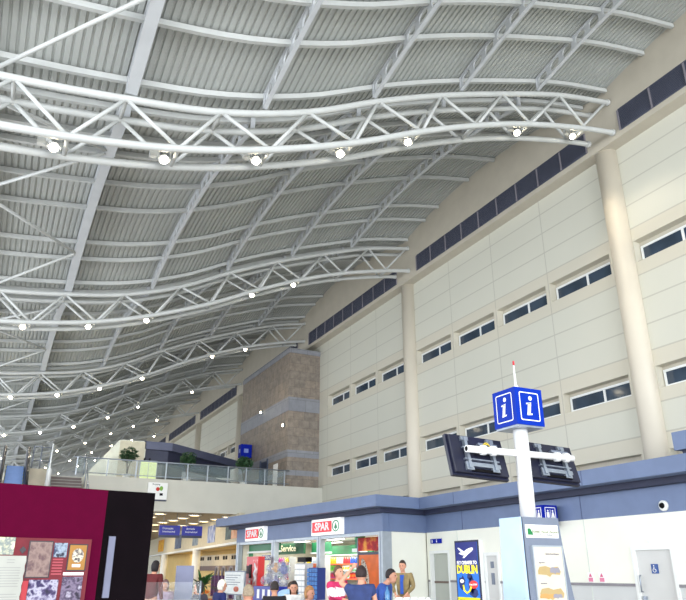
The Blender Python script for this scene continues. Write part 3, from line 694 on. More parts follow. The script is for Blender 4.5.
# ---------------- toilets cube sign on the fascia
t = thing('toilet_cube_sign', 'blue cube sign with man and woman pictograms projecting from the fascia', 'sign', (14.6, 16.0, 2.74))
MB().box(-.27, .27, -.27, .27, 0, .56).build('cube', blue_s, t); MB().box(.27, .42, -.05, .05, .2, .3).build('bracket', steel, t)
for nm, T in (('left_face', Matrix.Translation((-.272, 0, 0)) @ Matrix.Rotation(radians(-90), 4, 'Z')), ('right_face', Matrix.Translation((0, -.272, 0)))):
    mb = MB(); B_ = MB()
    for a, b, c, d in ((-.2, .2, .48, .5), (-.2, .2, .06, .08), (-.2, -.18, .06, .5), (.18, .2, .06, .5), (-.005, .005, .12, .44)): B_.box(a, b, -.006, 0, c, d)
    for cx, sk in ((-.09, 0), (.09, 1)):
        B_.ball((cx, -.003, .4), (.03, .004, .03), 0, 8, 5)
        if sk: B_.add([(cx - .03, -.005, .36), (cx + .03, -.005, .36), (cx + .075, -.005, .2), (cx - .075, -.005, .2)], [(0, 1, 2, 3)])
        else: B_.box(cx - .05, cx + .05, -.005, 0, .23, .36)
        B_.box(cx - .035, cx - .008, -.005, 0, .1, .23).box(cx + .008, cx + .035, -.005, 0, .1, .23)
    B_.v = [tuple(T @ Vector(v)) for v in B_.v]; B_.build('pictogram', white_s, t)

# ---------------- information totem
t = thing('information_totem', 'silver and grey information stand with a framed terminal map', 'information stand', (6.88, 7.86, 0))
hx, hy = .33, .225
def curved_side(z): return .06 * max(0, (2.2 - z) / 1.2) ** 1.4
mb = MB(); prof = [2.2 - .15 * i for i in range(15)] + [0]
vs = []
for z in prof:
    o_ = curved_side(z); vs += [(-hx + .02 - o_ * .5, -hy - o_, z), (hx + .01 + o_ * 1.7, -hy - o_, z), (hx + .01 + o_ * 1.7, hy, z), (-hx + .02 - o_ * .5, hy, z)]
n = len(prof)
mb.add(vs, [(i * 4 + k, i * 4 + (k + 1) % 4, i * 4 + 4 + (k + 1) % 4, i * 4 + 4 + k) for i in range(n - 1) for k in range(4)] + [(0, 1, 2, 3)]); mb.build('body', shade_m, t)
mb = MB(); vs = []
for z in prof:
    o_ = curved_side(z); vs += [(-hx - o_ * .6, -hy - o_, z), (-hx - o_ * .6, hy, z), (-hx - .02 - o_ * .6, hy, z), (-hx - .02 - o_ * .6, -hy - o_ * .4 + .02, z)]
mb.add(vs, [(i * 4 + k, i * 4 + (k + 1) % 4, i * 4 + 4 + (k + 1) % 4, i * 4 + 4 + k) for i in range(n - 1) for k in range(4)] + [(0, 1, 2, 3)]); mb.build('side_cladding', silver, t)
lb = MB().box(-.28, .30, -hy - .012, -hy + .01, 1.93, 2.10).build('name_plate', white_s, t)
text('Robin Hood Airport', 'lettering', .058, mat('pale_olive', (150, 156, 120)), t, (.07, -hy - .016, 2.01))
text('Doncaster Sheffield', 'lettering', .03, mat('pale_grey_text', (160, 160, 160)), t, (.07, -hy - .016, 1.97))
MB().add([(-.25, -hy - .016, 1.965), (-.15, -hy - .016, 1.965), (-.2, -hy - .016, 2.05), (-.25, -hy - .016, 2.05)], [(0, 1, 2, 3)]).build('leaf_mark', mat('leaf_mark', (20, 120, 60)), t)
fr = MB(); zt, z_b = 1.83, .7
fr.box(-.24, -.22, -hy - .07, -hy - .0, z_b + .02, zt - .02).box(.28, .3, -hy - .07, -hy, z_b + .02, zt - .02).box(-.24, .3, -hy - .07, -hy, zt - .02, zt).box(-.24, .3, -hy - .07, -hy, z_b, z_b + .02)
f_ = fr.build('map_frame', alu, t)
MB().box(-.22, .28, -hy - .062, -hy - .05, z_b + .02, zt - .02).build('map_sheet', mat('map_cream', (206, 198, 180), .6), f_)
def plan(cx, cz, w_, h_, m, seed):
    yy_ = -hy - .0655 - seed * .0006
    rnd = random.Random(seed); pts = []
    top_ = [(-1, .1), (-.85, .75), (-.3, .9), (.1, .6), (.75, .8), (1, .0)]; bo = [(.9, -.6), (.2, -.5), (.0, -.95), (-.3, -.6), (-1, -.5)]
    pts = [(cx + a * w_, yy_, cz + b * h_) for a, b in top_ + bo]; return MB().add(pts, [tuple(range(len(pts)))]).build('floor_plan', m, f_)
tan = mat('plan_tan', (176, 152, 104)); ora = mat('plan_orange', (190, 146, 84)); gr = mat('plan_grey', (140, 136, 146))
plan(.02, 1.5, .2, .075, tan, 1); plan(.12, 1.51, .09, .05, gr, 2); plan(.03, 1.22, .21, .085, tan, 3); plan(-.04, 1.19, .15, .04, ora, 4); plan(.12, 1.19, .08, .035, gr, 5)
text('Robin Hood Airport', 'lettering', .028, gr, f_, (.1, -hy - .066, 1.72))
text('Upper level', 'lettering', .02, gr, f_, (-.1, -hy - .066, 1.61)); text('Ground level', 'lettering', .02, gr, f_, (-.1, -hy - .066, 1.35))
# sign mast with cube
t = thing('sign_mast', 'white mast with a blue information cube rising behind the grey stand', 'sign mast', (6.95, 7.94, 2.2))
MB().lathe([(.11, 0), (.11, 1.32)], (0, 0, 0), 28).build('pole', mat('mast_white', (240, 240, 240), .3, 0, 0), t)
cu_ = MB().box(-.26, .26, -.26, .26, 1.31, 1.87).build('cube', mat('cube_blue', (0, 46, 160), .4, 0, .02), t)
MB().box(-.245, .245, -.245, .245, 1.28, 1.31).build('cube_underside', steel, t)
for nm, loc, rz in (('left', (-.264, 0, 0), radians(-90)), ('right', (0, -.264, 0), 0)):
    e = MB(); K = []
    T = Matrix.Translation(loc) @ Matrix.Rotation(rz, 4, 'Z')
    def rr(h, w_, r_):
        pts = []
        for cx, cz, a0 in ((w_ - r_, h - r_, 0), (-w_ + r_, h - r_, 90), (-w_ + r_, -h + r_, 180), (w_ - r_, -h + r_, 270)):
            for a in (0, 30, 60, 90): pts.append((cx + r_ * cos(radians(a0 + a)), cz + r_ * sin(radians(a0 + a))))
        return pts
    oP, iP = rr(.215, .185, .03), rr(.2, .17, .02); n = len(oP)
    e.add([(x, 0, 1.59 + z) for x, z in oP] + [(x, 0, 1.59 + z) for x, z in iP], [(i, (i + 1) % n, n + (i + 1) % n, n + i) for i in range(n)])
    e.v = [tuple(T @ Vector(v)) for v in e.v]; e.build('sign_border', white_s, cu_)
    # italic serif letter i
    g = MB(); sh = lambda x, z: (x + .18 * z, 0, 1.59 + z)
    g.add([sh(-.035, -.11), sh(.025, -.11), sh(.025, .05), sh(-.035, .05)], [(0, 1, 2, 3)])
    g.add([sh(-.07, .03), sh(.0, .03), sh(.025, .05), sh(.025, .065), sh(-.07, .05)], [(0, 1, 2, 3, 4)])
    g.add([sh(-.035, -.11), sh(-.035, -.135), sh(.06, -.125), sh(.06, -.1), sh(.025, -.11)], [(0, 1, 2, 3, 4)])
    g.add([(.022 + .034 * cos(a), 0, 1.59 + .125 + .034 * sin(a)) for a in [2 * pi * i / 14 for i in range(14)]], [tuple(range(14))])
    g.v = [tuple(T @ Vector((v[0], v[1], v[2]))) for v in g.v]; g.build('letter_i', white_s, cu_)
MB().lathe([(.045, 1.87), (.045, 1.95), (.025, 1.97), (.018, 2.0), (.012, 2.3)], (0, 0, 0), 12).build('aerial', mat('aerial_white', (235, 235, 235), .4), t)
MB().lathe([(.016, 2.3), (.016, 2.36), (.008, 2.37)], (0, 0, 0), 10).build('aerial_tip', mat('tip_red', (200, 40, 50), .4), t)
ZA = .93
MB().tube([(-1.02, 0, ZA), (1.0, 0, ZA)], .05, 14).tube([(-1.021, 0, ZA), (-1.0, 0, ZA)], .036, 14, 1).build('cross_arm', [MATS['mast_white'], black_p], t)
for cx, lab in ((-.68, 'flat screen seen from behind, mounted left of the white mast'), (.72, 'flat screen seen from behind, mounted right of the white mast')):
    m_ = thing('monitor', lab, 'monitor', (6.95 + cx, 8.06, 2.2 + ZA - .04), 0, 'pair of hanging screens')
    m_.rotation_euler = (radians(-17), radians(2), 0)
    MB().box(-.5, .5, .1, .16, -.32, .32).box(-.47, .47, .04, .0999, -.29, .29).build('casing', mat('monitor_back', (20, 23, 46), .4, 0, .1, 4), m_)
    MB().box(-.44, .44, .16, .165, -.29, .29).build('screen', black_p, m_)
    MB().box(-.3, .32, .0, .04, .08, .1).box(-.3, .32, 0, .04, -.1, -.08).box(-.3, .32, 0, .03, -.2, -.14).build('rail', steel, m_)
    for a in (-.26, .2): MB().box(a, a + .05, -.02, .04, -.24, .24).box(a - .04, a + .09, -.0, .04, -.26, -.2).box(a - .04, a + .09, -.0, .04, .2, .26).build('bracket', steel, m_)
    MB().box(-.2, .3, .01, .045, -.27, -.23).build('vent', black_p, m_)
    MB().box(-.02, .32, -.03, .03, .13, .17).build('cable_box', shade_m, m_)
    pts = [(.1 + .06 * cos(a), -.06 + .01 * sin(3 * a), .1 + .06 * sin(a)) for a in [2 * pi * i / 12 for i in range(13)]]
    if cx < 0: MB().tube(pts, .008, 5).tube([(x + .015, y, z - .02) for x, y, z in pts], .008, 5).build('yellow_cable', mat('cable_yellow', (220, 190, 40), .5), m_)
    for a in (-.09, .09):
        MB().lathe([(.072, -.035), (.072, .035)], (cx + a + .05, 0, ZA), 16, 0, Matrix.Rotation(radians(90), 4, 'Y')).box(cx + a + .02, cx + a + .08, 0, .12, ZA - .03, ZA + .03).build('clamp', MATS['mast_white'], t)

# ---------------- magenta display stand
t = thing('display_stand', 'large magenta display panel with a black right end, carrying old photographs', 'display stand', (.03, 8.48, 0), atan2(.33, 1.76))
MB().box(-1.6, 1.2, 0, .12, 0, 2.4).build('magenta_panel', mat('magenta_fabric', (82, 0, 38), .95, 0, .04, 8), t)
MB().prism([(1.2, -.0), (1.78, -.02), (1.80, .1), (1.2, .12)], 0, 2.4).build('black_end', mat('black_panel', (10, 4, 8), .95, 0, .2, 3), t)
MB().box(1.27, 1.345, -.03, -.01, 1.22, 1.88).build('handle_strip', mat('strip_grey', (118, 120, 140), .5), t)
bd = MB().box(-1.6, .97, -.035, 0, .9, 1.885).build('photo_board', mat('board_maroon', (112, 34, 44), .8, 0, .12, 5), t); bd.location = (.1, 0, -.045)
F_ = mat('frame_dark', (48, 36, 44), .5)
def pic(a, b, z0, z1, m, lab, frame=False, parts=None):
    o = MB()
    if frame: o.box(a - .012, b + .012, -.044, -.035, z0 - .012, z1 + .012, 1)
    o.box(a, b, -.048, -.035, z0, z1); o = o.build('picture', [m, F_], bd); o['label'] = lab; return o
pic(-.3, .15, 1.71, 1.885, patch_mat('p_house', [(232, 226, 160), (210, 206, 170), (120, 130, 130), (230, 228, 190)], 9), 'photograph of a pale yellow house')
pic(-.3, .05, 1.1, 1.70, patch_mat('p_street', [(50, 50, 60), (140, 150, 170), (170, 180, 200), (60, 40, 44)], 6), 'old street photograph')
pc = MB(); rnd = random.Random(5); K = 16
L_ = [(.0 - (i % 2) * .008 - .004 * i / 4, -.056, 1.7 - i * .05) for i in range(K)]; R_ = [(.285 + (i % 2) * .008 - .003 * i / 4, -.056, 1.7 - i * .05) for i in range(K)]
pc.add(L_ + R_[::-1], [tuple(range(2 * K))]); o = pc.build('parchment', mat('parchment', (172, 172, 164), .7), bd); o['label'] = 'white torn-edged parchment of text'
mb = MB()
for i in range(24):
    if i in (2, 11, 12): continue
    a = .03 if i > 2 else .1; mb.box(a - i * .0008, .26 - (0 if i > 2 else .07) - rnd.random() * .02, -.0575, -.056, 1.655 - i * .026, 1.663 - i * .026)
mb.build('text_lines', mat('ink_grey', (150, 150, 146)), o)
pic(.31, .54, 1.49, 1.845, patch_mat('p_map', [(96, 70, 72), (140, 116, 108), (112, 88, 86)], 14), 'brown engraved map in dark frame', True)
MB().add([(.21 + .03, -.05, 1.8), (.275, -.05, 1.76), (.24, -.05, 1.72), (.205, -.05, 1.76)], [(0, 1, 2, 3)]).build('dark_diamond', F_, bd)
pic(.565, .705, 1.69, 1.84, patch_mat('p_oval', [(14, 14, 30), (30, 34, 54), (150, 164, 180), (50, 60, 90)], 11), 'oval group photograph')
o = MB(); [o.box(.57 + .0 * i, .68, -.04, -.035, 1.66 - i * .03, 1.675 - i * .03) for i in range(6)]; o = o.build('text_lines', mat('red_ink', (170, 70, 80)), bd)
f2 = pic(.735, .92, 1.56, 1.82, mat('frame_gold', (160, 112, 44), .6), 'gold mounted photograph in dark frame', True)
MB().add([(.83 + .065 * cos(a), -.052, 1.71 + .075 * sin(a)) for a in [2 * pi * i / 16 for i in range(16)]], [tuple(range(16))]).build('photograph', patch_mat('p_gold', [(40, 32, 46), (220, 210, 190), (60, 50, 60), (200, 190, 170)], 16), f2)
MB().box(.78, .87, -.053, -.05, 1.59, 1.62).build('caption', white_s, f2)
pic(.7, .92, 1.505, 1.535, white_s, 'white caption strip')
pic(.7, .92, 1.2, 1.49, patch_mat('p_boy', [(30, 18, 44), (120, 106, 130), (56, 40, 70), (176, 168, 186)], 10), 'violet-toned portrait photograph')
pic(.355, .66, 1.0, 1.46, patch_mat('p_group', [(20, 12, 48), (70, 56, 100), (176, 172, 190), (40, 26, 76)], 13), 'violet-toned group photograph')
MB().box(.29, .35, -.045, -.035, 1.0, 1.45).build('red_strip', mat('strip_red', (170, 40, 50)), bd)

# ---------------- shop front
def shop_local(name, label, cat, group=None): return thing(name, label, cat, (C0.x, C0.y, 0), SA, group)
t = shop_local('storefront', 'grey framed open shop front under the canopy', 'shop front')
for s0, s1, lab in ((-.02, .24, 'corner_pillar'), (4.4, 4.7, 'mullion'), (8.55, 8.87, 'mullion'), (12.55, 12.81, 'mullion')):
    MB().box(s0, s1, -.38 if s0 < 1 else -.2, .03, 0, 2.855).build(lab, alu, t)
    MB().box(s0 + .12, s0 + .15, .03, .04, 0, 2.85).build('seam', shade_m, t)
for a, b in ((.24, 4.4), (4.7, 8.55), (8.87, 12.55)): MB().box(a, b, -.19, .0, 2.74, 2.855).build('head_rail', alu, t)
mb = MB().box(0.2, 12.6, -5.4, -5.25, 0, 2.86).box(12.6, 12.75, -5.3, -.25, 0, 2.86).box(.25, .35, -5.2, -.4, 0, 2.86)
o = mb.build('wall_shop', mat('shop_wall', (200, 196, 180), .6)); struct(o); o.location = (C0.x, C0.y, 0); o.rotation_euler = (0, 0, SA)
o = MB().box(.2, 12.75, -5.3, -.2, 2.86, 2.95).build('ceiling_shop', white_p); struct(o); o.location = (C0.x, C0.y, 0); o.rotation_euler = (0, 0, SA)
green = mat('shop_green', (20, 112, 66), .45, 0, .05, 2)
tube_l = None
for i, (s_, yo) in enumerate([(1.5, -1.4), (1.5, -3.2), (3.2, -2.3), (5.5, -1.4), (5.5, -3.2), (8.5, -1.4), (8.5, -3.2), (11, -2.2)]):
    p = shp(s_, yo); lab = 'lit strip light on the shop ceiling, %s from the near corner, %s row' % (ORD[i // 2 if i < 6 else i - 3], 'front' if yo > -2 else 'back')
    if tube_l is None:
        tube_l = thing('strip_light', lab, 'ceiling light', (p[0], p[1], 2.8), SA, 'strip lights in the shop')
        MB().box(-.6, .6, -.14, .14, 0, .06).build('housing', white_p, tube_l); MB().box(-.56, .56, -.11, .11, -.015, 0).build('diffuser', mat('tube_glow', (250, 252, 245), .5, 0, 0, 1, 5), tube_l)
    else: dup(tube_l, (p[0], p[1], 2.8), SA, lab)
for s_ in (2, 6, 10):
    p = shp(s_, -2); area('shop_light', (p[0], p[1], 2.75), (0, 0, SA), 3, 2.5, 130, (1, .97, .9))
t = shop_local('green_header', 'green fascia band inside the shop over the counter', 'sign band')
MB().box(5.6, 9.6, -3.5, -3.4, 2.25, 2.66).build('band', green, t); MB().box(5.6, 9.6, -3.52, -3.35, 2.2, 2.25).build('ledge', white_p, t)
MB().box(6.0, 7.6, -1.5, -1.4, 2.3, 2.72).build('band', green, t); MB().box(6.0, 7.6, -1.52, -1.35, 2.24, 2.3).build('ledge', white_p, t)
MB().box(7.62, 10.6, -1.1, -1.0, 2.25, 2.74).build('band', mat('green_deep', (10, 84, 46), .45), t)
MB().box(8.9, 12.2, -.5, -.4, 2.42, 2.74).build('band', green, t); MB().box(8.9, 12.2, -.52, -.3, 2.34, 2.42).build('ledge', white_p, t)
MB().box(11.9, 12.2, -.5, -.4, .0, 2.34).build('green_side', green, t)
text('Service', 'lettering', .4, mat('cream_letter', (240, 232, 200), .5, 0, 0, 1, .3), t, (9.12, -.985, 2.5), (radians(90), 0, radians(180)), bold=.006, sx=1.35)
MB().box(2.75, 3.05, -1.1, -.8, 2.35, 2.86).build('green_pier', green, t); MB().box(2.65, 3.2, -1.12, -.75, 2.22, 2.35).build('white_box', white_p, t)
MB().box(9.1, 10.7, -.45, -.4, 2.0, 2.22).build('blue_band', mat('tobacco_blue', (30, 50, 120), .4), t); text('TOBACCO', 'lettering', .2, white_s, t, (9.9, -.39, 2.11), (radians(90), 0, radians(180)), bold=.003, sx=1.4)

# shop signs
spar_red = mat('sign_red', (214, 30, 44), .4, 0, 0, 1, .35); sgreen = mat('sign_green', (10, 120, 70), .4, 0, 0, 1, .2); swh = mat('sign_white_lit', (240, 240, 240), .4, 0, 0, 1, .3)
for i, (a, b, lab) in enumerate(((2.6, 4.85, 'nearer red and white shop name sign, above the open doorway'), (9.38, 11.45, 'farther red and white shop name sign, above the vending machine'))):
    t = shop_local('shop_sign', lab, 'sign', 'red and white shop name signs')
    MB().box(a, b, .0, .2, 2.87, 3.5).build('sign_box', swh, t)
    w_ = b - a
    MB().box(a + w_ * .28, b - w_ * .03, .2, .21, 2.98, 3.4).build('red_field', spar_red, t)
    text('SPAR', 'lettering', .42, white_s, t, (a + w_ * .62, .214, 3.19), (radians(90), 0, radians(180)), bold=.012, sx=1.2)
    cx = a + w_ * .14
    ring = [(cx + .24 * cos(q), .205, 3.19 + .2 * sin(q)) for q in [2 * pi * k / 20 for k in range(21)]]
    MB().tube(ring, .022, 6).build('ring', sgreen, t)
    MB().add([(cx - .13, .207, 3.1), (cx + .13, .207, 3.1), (cx, .207, 3.33)], [(0, 1, 2)]).box(cx - .03, cx + .03, .2, .207, 3.04, 3.1).build('tree_mark', sgreen, t)

# shelving with products
pal = [(200, 40, 50), (236, 200, 30), (60, 150, 70), (230, 120, 30), (40, 80, 180), (200, 210, 220), (180, 60, 140), (240, 240, 235), (120, 190, 60)]
pmats = [mat('product_%d' % i, c, .5, 0, 0) for i, c in enumerate(pal)]
shelf_m = mat('shelf_grey', (168, 170, 168), .5)
prods = {}
def product(kind, mi):
    key = (kind, mi)
    if key in prods:
        o = prods[key].copy(); COL.objects.link(o); return o
    mb = MB()
    if kind == 'bottle': mb.lathe([(.055, 0), (.06, .02), (.06, .18), (.025, .23), (.022, .28)], (0, 0, 0), 10)
    else: mb.box(-.085, .085, -.05, .05, 0, .24).box(-.07, .07, .05, .053, .06, .17, 1)
    o = prods[key] = mb.build(kind, [pmats[mi], pmats[(mi + 3) % 9]]); return o
CN = ['red', 'yellow', 'green', 'orange', 'blue', 'pale grey', 'purple', 'white', 'lime']
units = [(5.7, 9.3, -3.0, 'tall shelf unit behind the open doorway of the shop', 'doorway shelves'), (7.4, 9.2, -1.9, 'tall shelf unit behind the card racks in the shop', 'middle shelves'), (9.3, 11.4, -1.15, 'shelf unit under the counter lettering of the shop', 'counter shelves')]
for ui, (a, b, yo, lab, sh_) in enumerate(units):
    t = shop_local('shelf_unit', lab, 'shelving', 'shop shelf units')
    MB().box(a, b, yo - .4, yo - .36, 0, 2.14).build('back_panel', mat('shelf_back', (190, 186, 170), .6), t)
    for s_ in (a, b): MB().box(s_ - .02, s_ + .02, yo - .36, yo, 0, 2.14).build('side_panel', shelf_m, t)
    zs = [.5, .85, 1.2, 1.52, 1.84]
    for zi, z in enumerate(zs):
        MB().box(a, b, yo - .36, yo, z - .03, z).box(a, b, yo, yo + .012, z - .06, z + .0, 1).build('shelf', [shelf_m, mat('price_strip_orange', (226, 110, 70), .5) if zi % 2 == 0 else shelf_m], t)
        if z < 1.1: continue
        kind = 'bottle' if zi in (4,) else 'packet'; s_ = a + .15; j = 0
        while s_ < b - .1:
            mi = (j // 3 * 5 + zi * 2 + ui) % 9; o = product(kind, mi); p = shp(s_, yo - .1); o.location = (p[0], p[1], z); o.rotation_euler = (0, 0, SA)
            tag(o, '%s %s on the %s, %s shelf down, %s along from the near end' % (CN[mi], kind, sh_, ORD[4 - zi], ORD2[j]), 'bottle' if kind == 'bottle' else 'packet', '%ss on the %s' % (kind, sh_))
            s_ += .2; j += 1
# hanging poster group in the doorway
t = shop_local('orange_advert', 'orange and red hanging adverts beside the shop doorway', 'advert')
MB().box(1.35, 2.7, -.8, -.75, .6, 2.1).build('orange_board', mat('advert_orange', (226, 110, 50), .5, 0, .1, 3), t)
MB().box(1.3, 2.7, -.78, -.72, 2.24, 2.74).build('red_board', patch_mat('advert_red', [(150, 20, 30), (190, 30, 36), (236, 160, 60)], 3), t)
b3 = MB().ball((2.25, -.74, 1.5), (.2, .02, .48), 0, 12, 8); b3.v = [(x + (z - 1.5) * .4, y, z) for x, y, z in b3.v]; b3.build('bottle_picture', patch_mat('advert_bottle', [(60, 40, 30), (220, 214, 200), (120, 60, 30)], 12), t)
MB().box(2.72, 2.8, -.82, -.73, .0, 2.74).build('stand_post', shade_m, t); MB().box(1.3, 2.7, -.82, -.74, 2.1, 2.2).build('cross_rail', navy, t)

# vending machine
t = shop_local('vending_machine', 'red drinks vending machine with white script, in front of the shop window', 'vending machine')
MB().box(8.95, 10.2, .3, .62, 0, 2.14).build('cabinet', mat('vending_red', (206, 24, 36), .35, 0, .03), t)
MB().box(9.0, 9.5, .62, .635, .9, 2.0).build('picture_panel', patch_mat('vending_pic', [(200, 24, 34), (214, 30, 40), (236, 180, 180), (250, 240, 240)], 3, .4, None, (1, 1, .5)), t)
MB().box(9.62, 9.85, .62, .65, 1.2, 1.8).build('control_panel', black_p, t); MB().box(9.9, 10.15, .62, .65, 1.4, 1.75).build('coin_panel', mat('coin_dark', (60, 30, 50)), t); MB().box(9.65, 9.8, .65, .66, 1.0, 1.1).build('coin_slot', white_s, t)
MB().tube([(9.4, .64, 1.0), (9.15, .64, 1.2), (9.35, .64, 1.4), (9.1, .64, 1.6), (9.3, .64, 1.85)], [.03, .07, .05, .07, .03], 6).build('script_swirl', white_s, t)
text('Cola', 'lettering', .5, white_s, t, (9.05, .65, 1.45), (radians(90), radians(-80), radians(180)), shear=.4, bold=.004) if False else None
# toy balls wrapped in a wire dump bin
t = shop_local('toy_bin', 'blue dump bin heaped with clear-wrapped toys before the shop window', 'display bin')
MB().box(5.2, 7.5, .7, 1.5, .3, .92).build('bin', mat('bin_blue', (16, 40, 150), .4), t)
for q in range(4): MB().box(5.4 + q * .5, 5.62 + q * .5, 1.5, 1.51, .45, .8).build('label', white_s, t)
for q, (sx_, sy_) in enumerate(((5.3, .8), (7.4, .8), (5.3, 1.4), (7.4, 1.4))): MB().box(sx_ - .04, sx_ + .04, sy_ - .04, sy_ + .04, 0, .3).build('leg', steel, t)
wrap = glass_mat('clear_wrap', (210, 216, 226), .3, .15)
toys = [(5.5, 1.56, .26, (26, 44, 150), 'blue'), (6.2, 1.6, .21, (220, 160, 70), 'orange-yellow'), (6.85, 1.2, .2, (150, 150, 170), 'grey'), (7.3, 1.12, .15, (200, 90, 120), 'pink'), (5.5, 1.1, .17, (210, 200, 190), 'cream'), (6.15, 1.12, .19, (120, 110, 160), 'violet'), (6.85, 1.6, .14, (170, 170, 190), 'pale grey')]
for s_, z, r_, c, cn in toys:
    p = shp(s_, 1.1); o = thing('wrapped_toy', '%s soft toy in clear wrap in the blue bin' % cn, 'toy', (p[0], p[1], z), SA, 'wrapped toys in the blue bin')
    m_ = mat('toy_' + cn.replace('-', '_').replace(' ', '_'), c, .7, 0, .3, 8)
    MB().ball((0, 0, 0), (r_ * .75, r_ * .6, r_ * .7), 0, 12, 8).ball((0, .03, r_ * .7), r_ * .4, 0, 10, 6).ball((-r_ * .3, .03, r_), r_ * .15).ball((r_ * .3, .03, r_), r_ * .15).ball((-r_ * .7, .1, 0), (r_ * .3, r_ * .2, r_ * .2)).ball((r_ * .7, .1, 0), (r_ * .3, r_ * .2, r_ * .2)).build('toy_body', m_, o)
    MB().lathe([(r_ * .9, -r_), (r_ * 1.15, 0), (r_ * .9, r_), (r_ * .2, r_ * 1.4), (r_ * .3, r_ * 1.6)], (0, 0, 0), 10).build('wrapper', wrap, o)
# card racks
def card_rack(name, label, s0, s1, yo, z1, m_, n, cap=None):
    t = shop_local(name, label, 'rack', 'card racks before the shop')
    c = (s0 + s1) / 2; h = (s1 - s0) / 2
    MB().tube([(c, yo, 0), (c, yo, z1)], .04, 8).lathe([(.35, 0), (.3, .05)], (c, yo, 0), 16).build('stand', steel, t)
    MB().box(c - h * .8, c + h * .8, yo - .2, yo + .2, .5, z1 - .05).build('core', m_[1], t)
    rows = n
    for r_ in range(rows):
        z = .55 + r_ * (z1 - .6) / rows
        for q in range(4):
            a = c - h + q * h / 2 + .02; MB().box(a, a + h / 2 - .04, yo + .2, yo + .24, z, z + (z1 - .6) / rows * .8).build('card', m_[0], t)
    if cap: MB().box(c - h * .8, c + h * .8, yo - .15, yo + .15, z1, z1 + .18).build('cap', cap, t)
card_rack('card_rack', 'tall white greeting card rack with a black cap', 3.9, 4.72, .8, 1.85, (white_s, mat('rack_core_grey', (180, 184, 190))), 6, black_p)
card_rack('card_rack', 'tall blue postcard rack just right of the white one', 2.76, 3.52, .9, 1.68, (mat('card_blue', (60, 120, 190), .5, 0, .25, 9), mat('rack_core_blue', (24, 50, 120))), 7)
# menu board
t = shop_local('menu_board', 'white menu board in a dark frame left of the vending machine', 'board')
MB().box(8.9, 11.0, 1.3, 1.36, .55, 1.47).build('sheet', mat('menu_white', (222, 226, 226), .5, 0, .06, 5), t)
MB().box(8.85, 11.05, 1.25, 1.299, .5, 1.52).build('frame', shade_m, t)
for s_ in (9.1, 10.8): MB().box(s_ - .04, s_ + .04, 1.2, 1.28, 0, .55).build('leg', steel, t)
mb = MB(); [mb.box(9.2 + (i % 3) * .3, 10.8, 1.36, 1.365, 1.32 - i * .1, 1.35 - i * .1) for i in range(5)]; mb.build('text_lines', shade_m, t)
MB().ball((9.6, 1.37, .75), (.3, .01, .12), 0, 12, 5).build('food_picture', mat('food_red', (190, 90, 60), .5, 0, .4, 10), t)

# ---------------- palm, queue counters, tables
t = thing('palm_plant', 'bushy green palm with orange flowers before the white column', 'plant', (5.18, 18.54, 0))
rnd = random.Random(9)
mb = MB()
for i in range(60):
    a = rnd.uniform(0, 2 * pi); L = rnd.uniform(.4, .75); up = rnd.uniform(.1, .6); c, s_ = cos(a), sin(a); pts = []
    for q in range(6):
        f = q / 5; pts.append(Vector((c * L * f, s_ * L * f, 1.12 + up * f * 1.1 - .5 * f * f * L)))
    wv = Vector((-s_, c, 0))
    for q in range(5):
        w0, w1 = .035 * sin(pi * (q / 5 * .9 + .08)), .035 * sin(pi * ((q + 1) / 5 * .9 + .08)); mb.add([pts[q] - wv * w0, pts[q] + wv * w0, pts[q + 1] + wv * w1, pts[q + 1] - wv * w1], [(0, 1, 2, 3)])
mb.build('fronds', mat('palm_green', (46, 92, 44), .5, 0, .3, 5), t)
MB().tube([(0, 0, .8), (0, 0, 1.15)], [.07, .04], 8).build('stem', MATS['bark'], t)
MB().lathe([(.22, 0), (.3, .85), (.26, .85), (.24, .8)], (0, 0, 0), 18).build('pot', mat('terracotta', (180, 110, 70), .7), t)
leaf_ball((-.05, -.1, .98), (.25, .2, .1), 120, .05, 4).build('flowers', mat('flower_orange', (226, 120, 40), .6, 0, .2, 9), t)
def counter(name, label, cat, x, y, rz, w_, d_, h_, m_):
    t = thing(name, label, cat, (x, y, 0), rz)
    MB().box(-w_ / 2, w_ / 2, -d_ / 2, d_ / 2, 0, h_ - .05).build('body', m_, t); MB().box(-w_ / 2 - .04, w_ / 2 + .04, -d_ / 2 - .04, d_ / 2 + .04, h_ - .05, h_).build('counter_top', steel, t)
    g = MB().box(-w_ / 2, w_ / 2, -d_ / 2, -d_ / 2 + .012, h_, h_ + .28); g.build('glass_screen', glass_mat('thin_glass', (200, 210, 210), .07), t)
    for x_ in (-w_ / 2, w_ / 2): MB().tube([(x_, -d_ / 2, h_), (x_, -d_ / 2 + .02, h_ + .3)], .015, 6).build('post', steel, t)
    return t
counter('food_counter', 'grey food counter with glass screen at the right of the magenta panel', 'counter', 2.75, 12.0, radians(-14), 1.1, .7, 1.06, shade_m)
t = counter('cup_counter', 'steel counter holding white cups in front of the man in the tan jacket', 'counter', 6.45, 10.35, radians(-27), 1.1, .5, 1.02, shade_m)
for c_ in list(t.children):
    if c_.name.startswith(('glass_screen', 'post')): bpy.data.objects.remove(c_)
cup = None
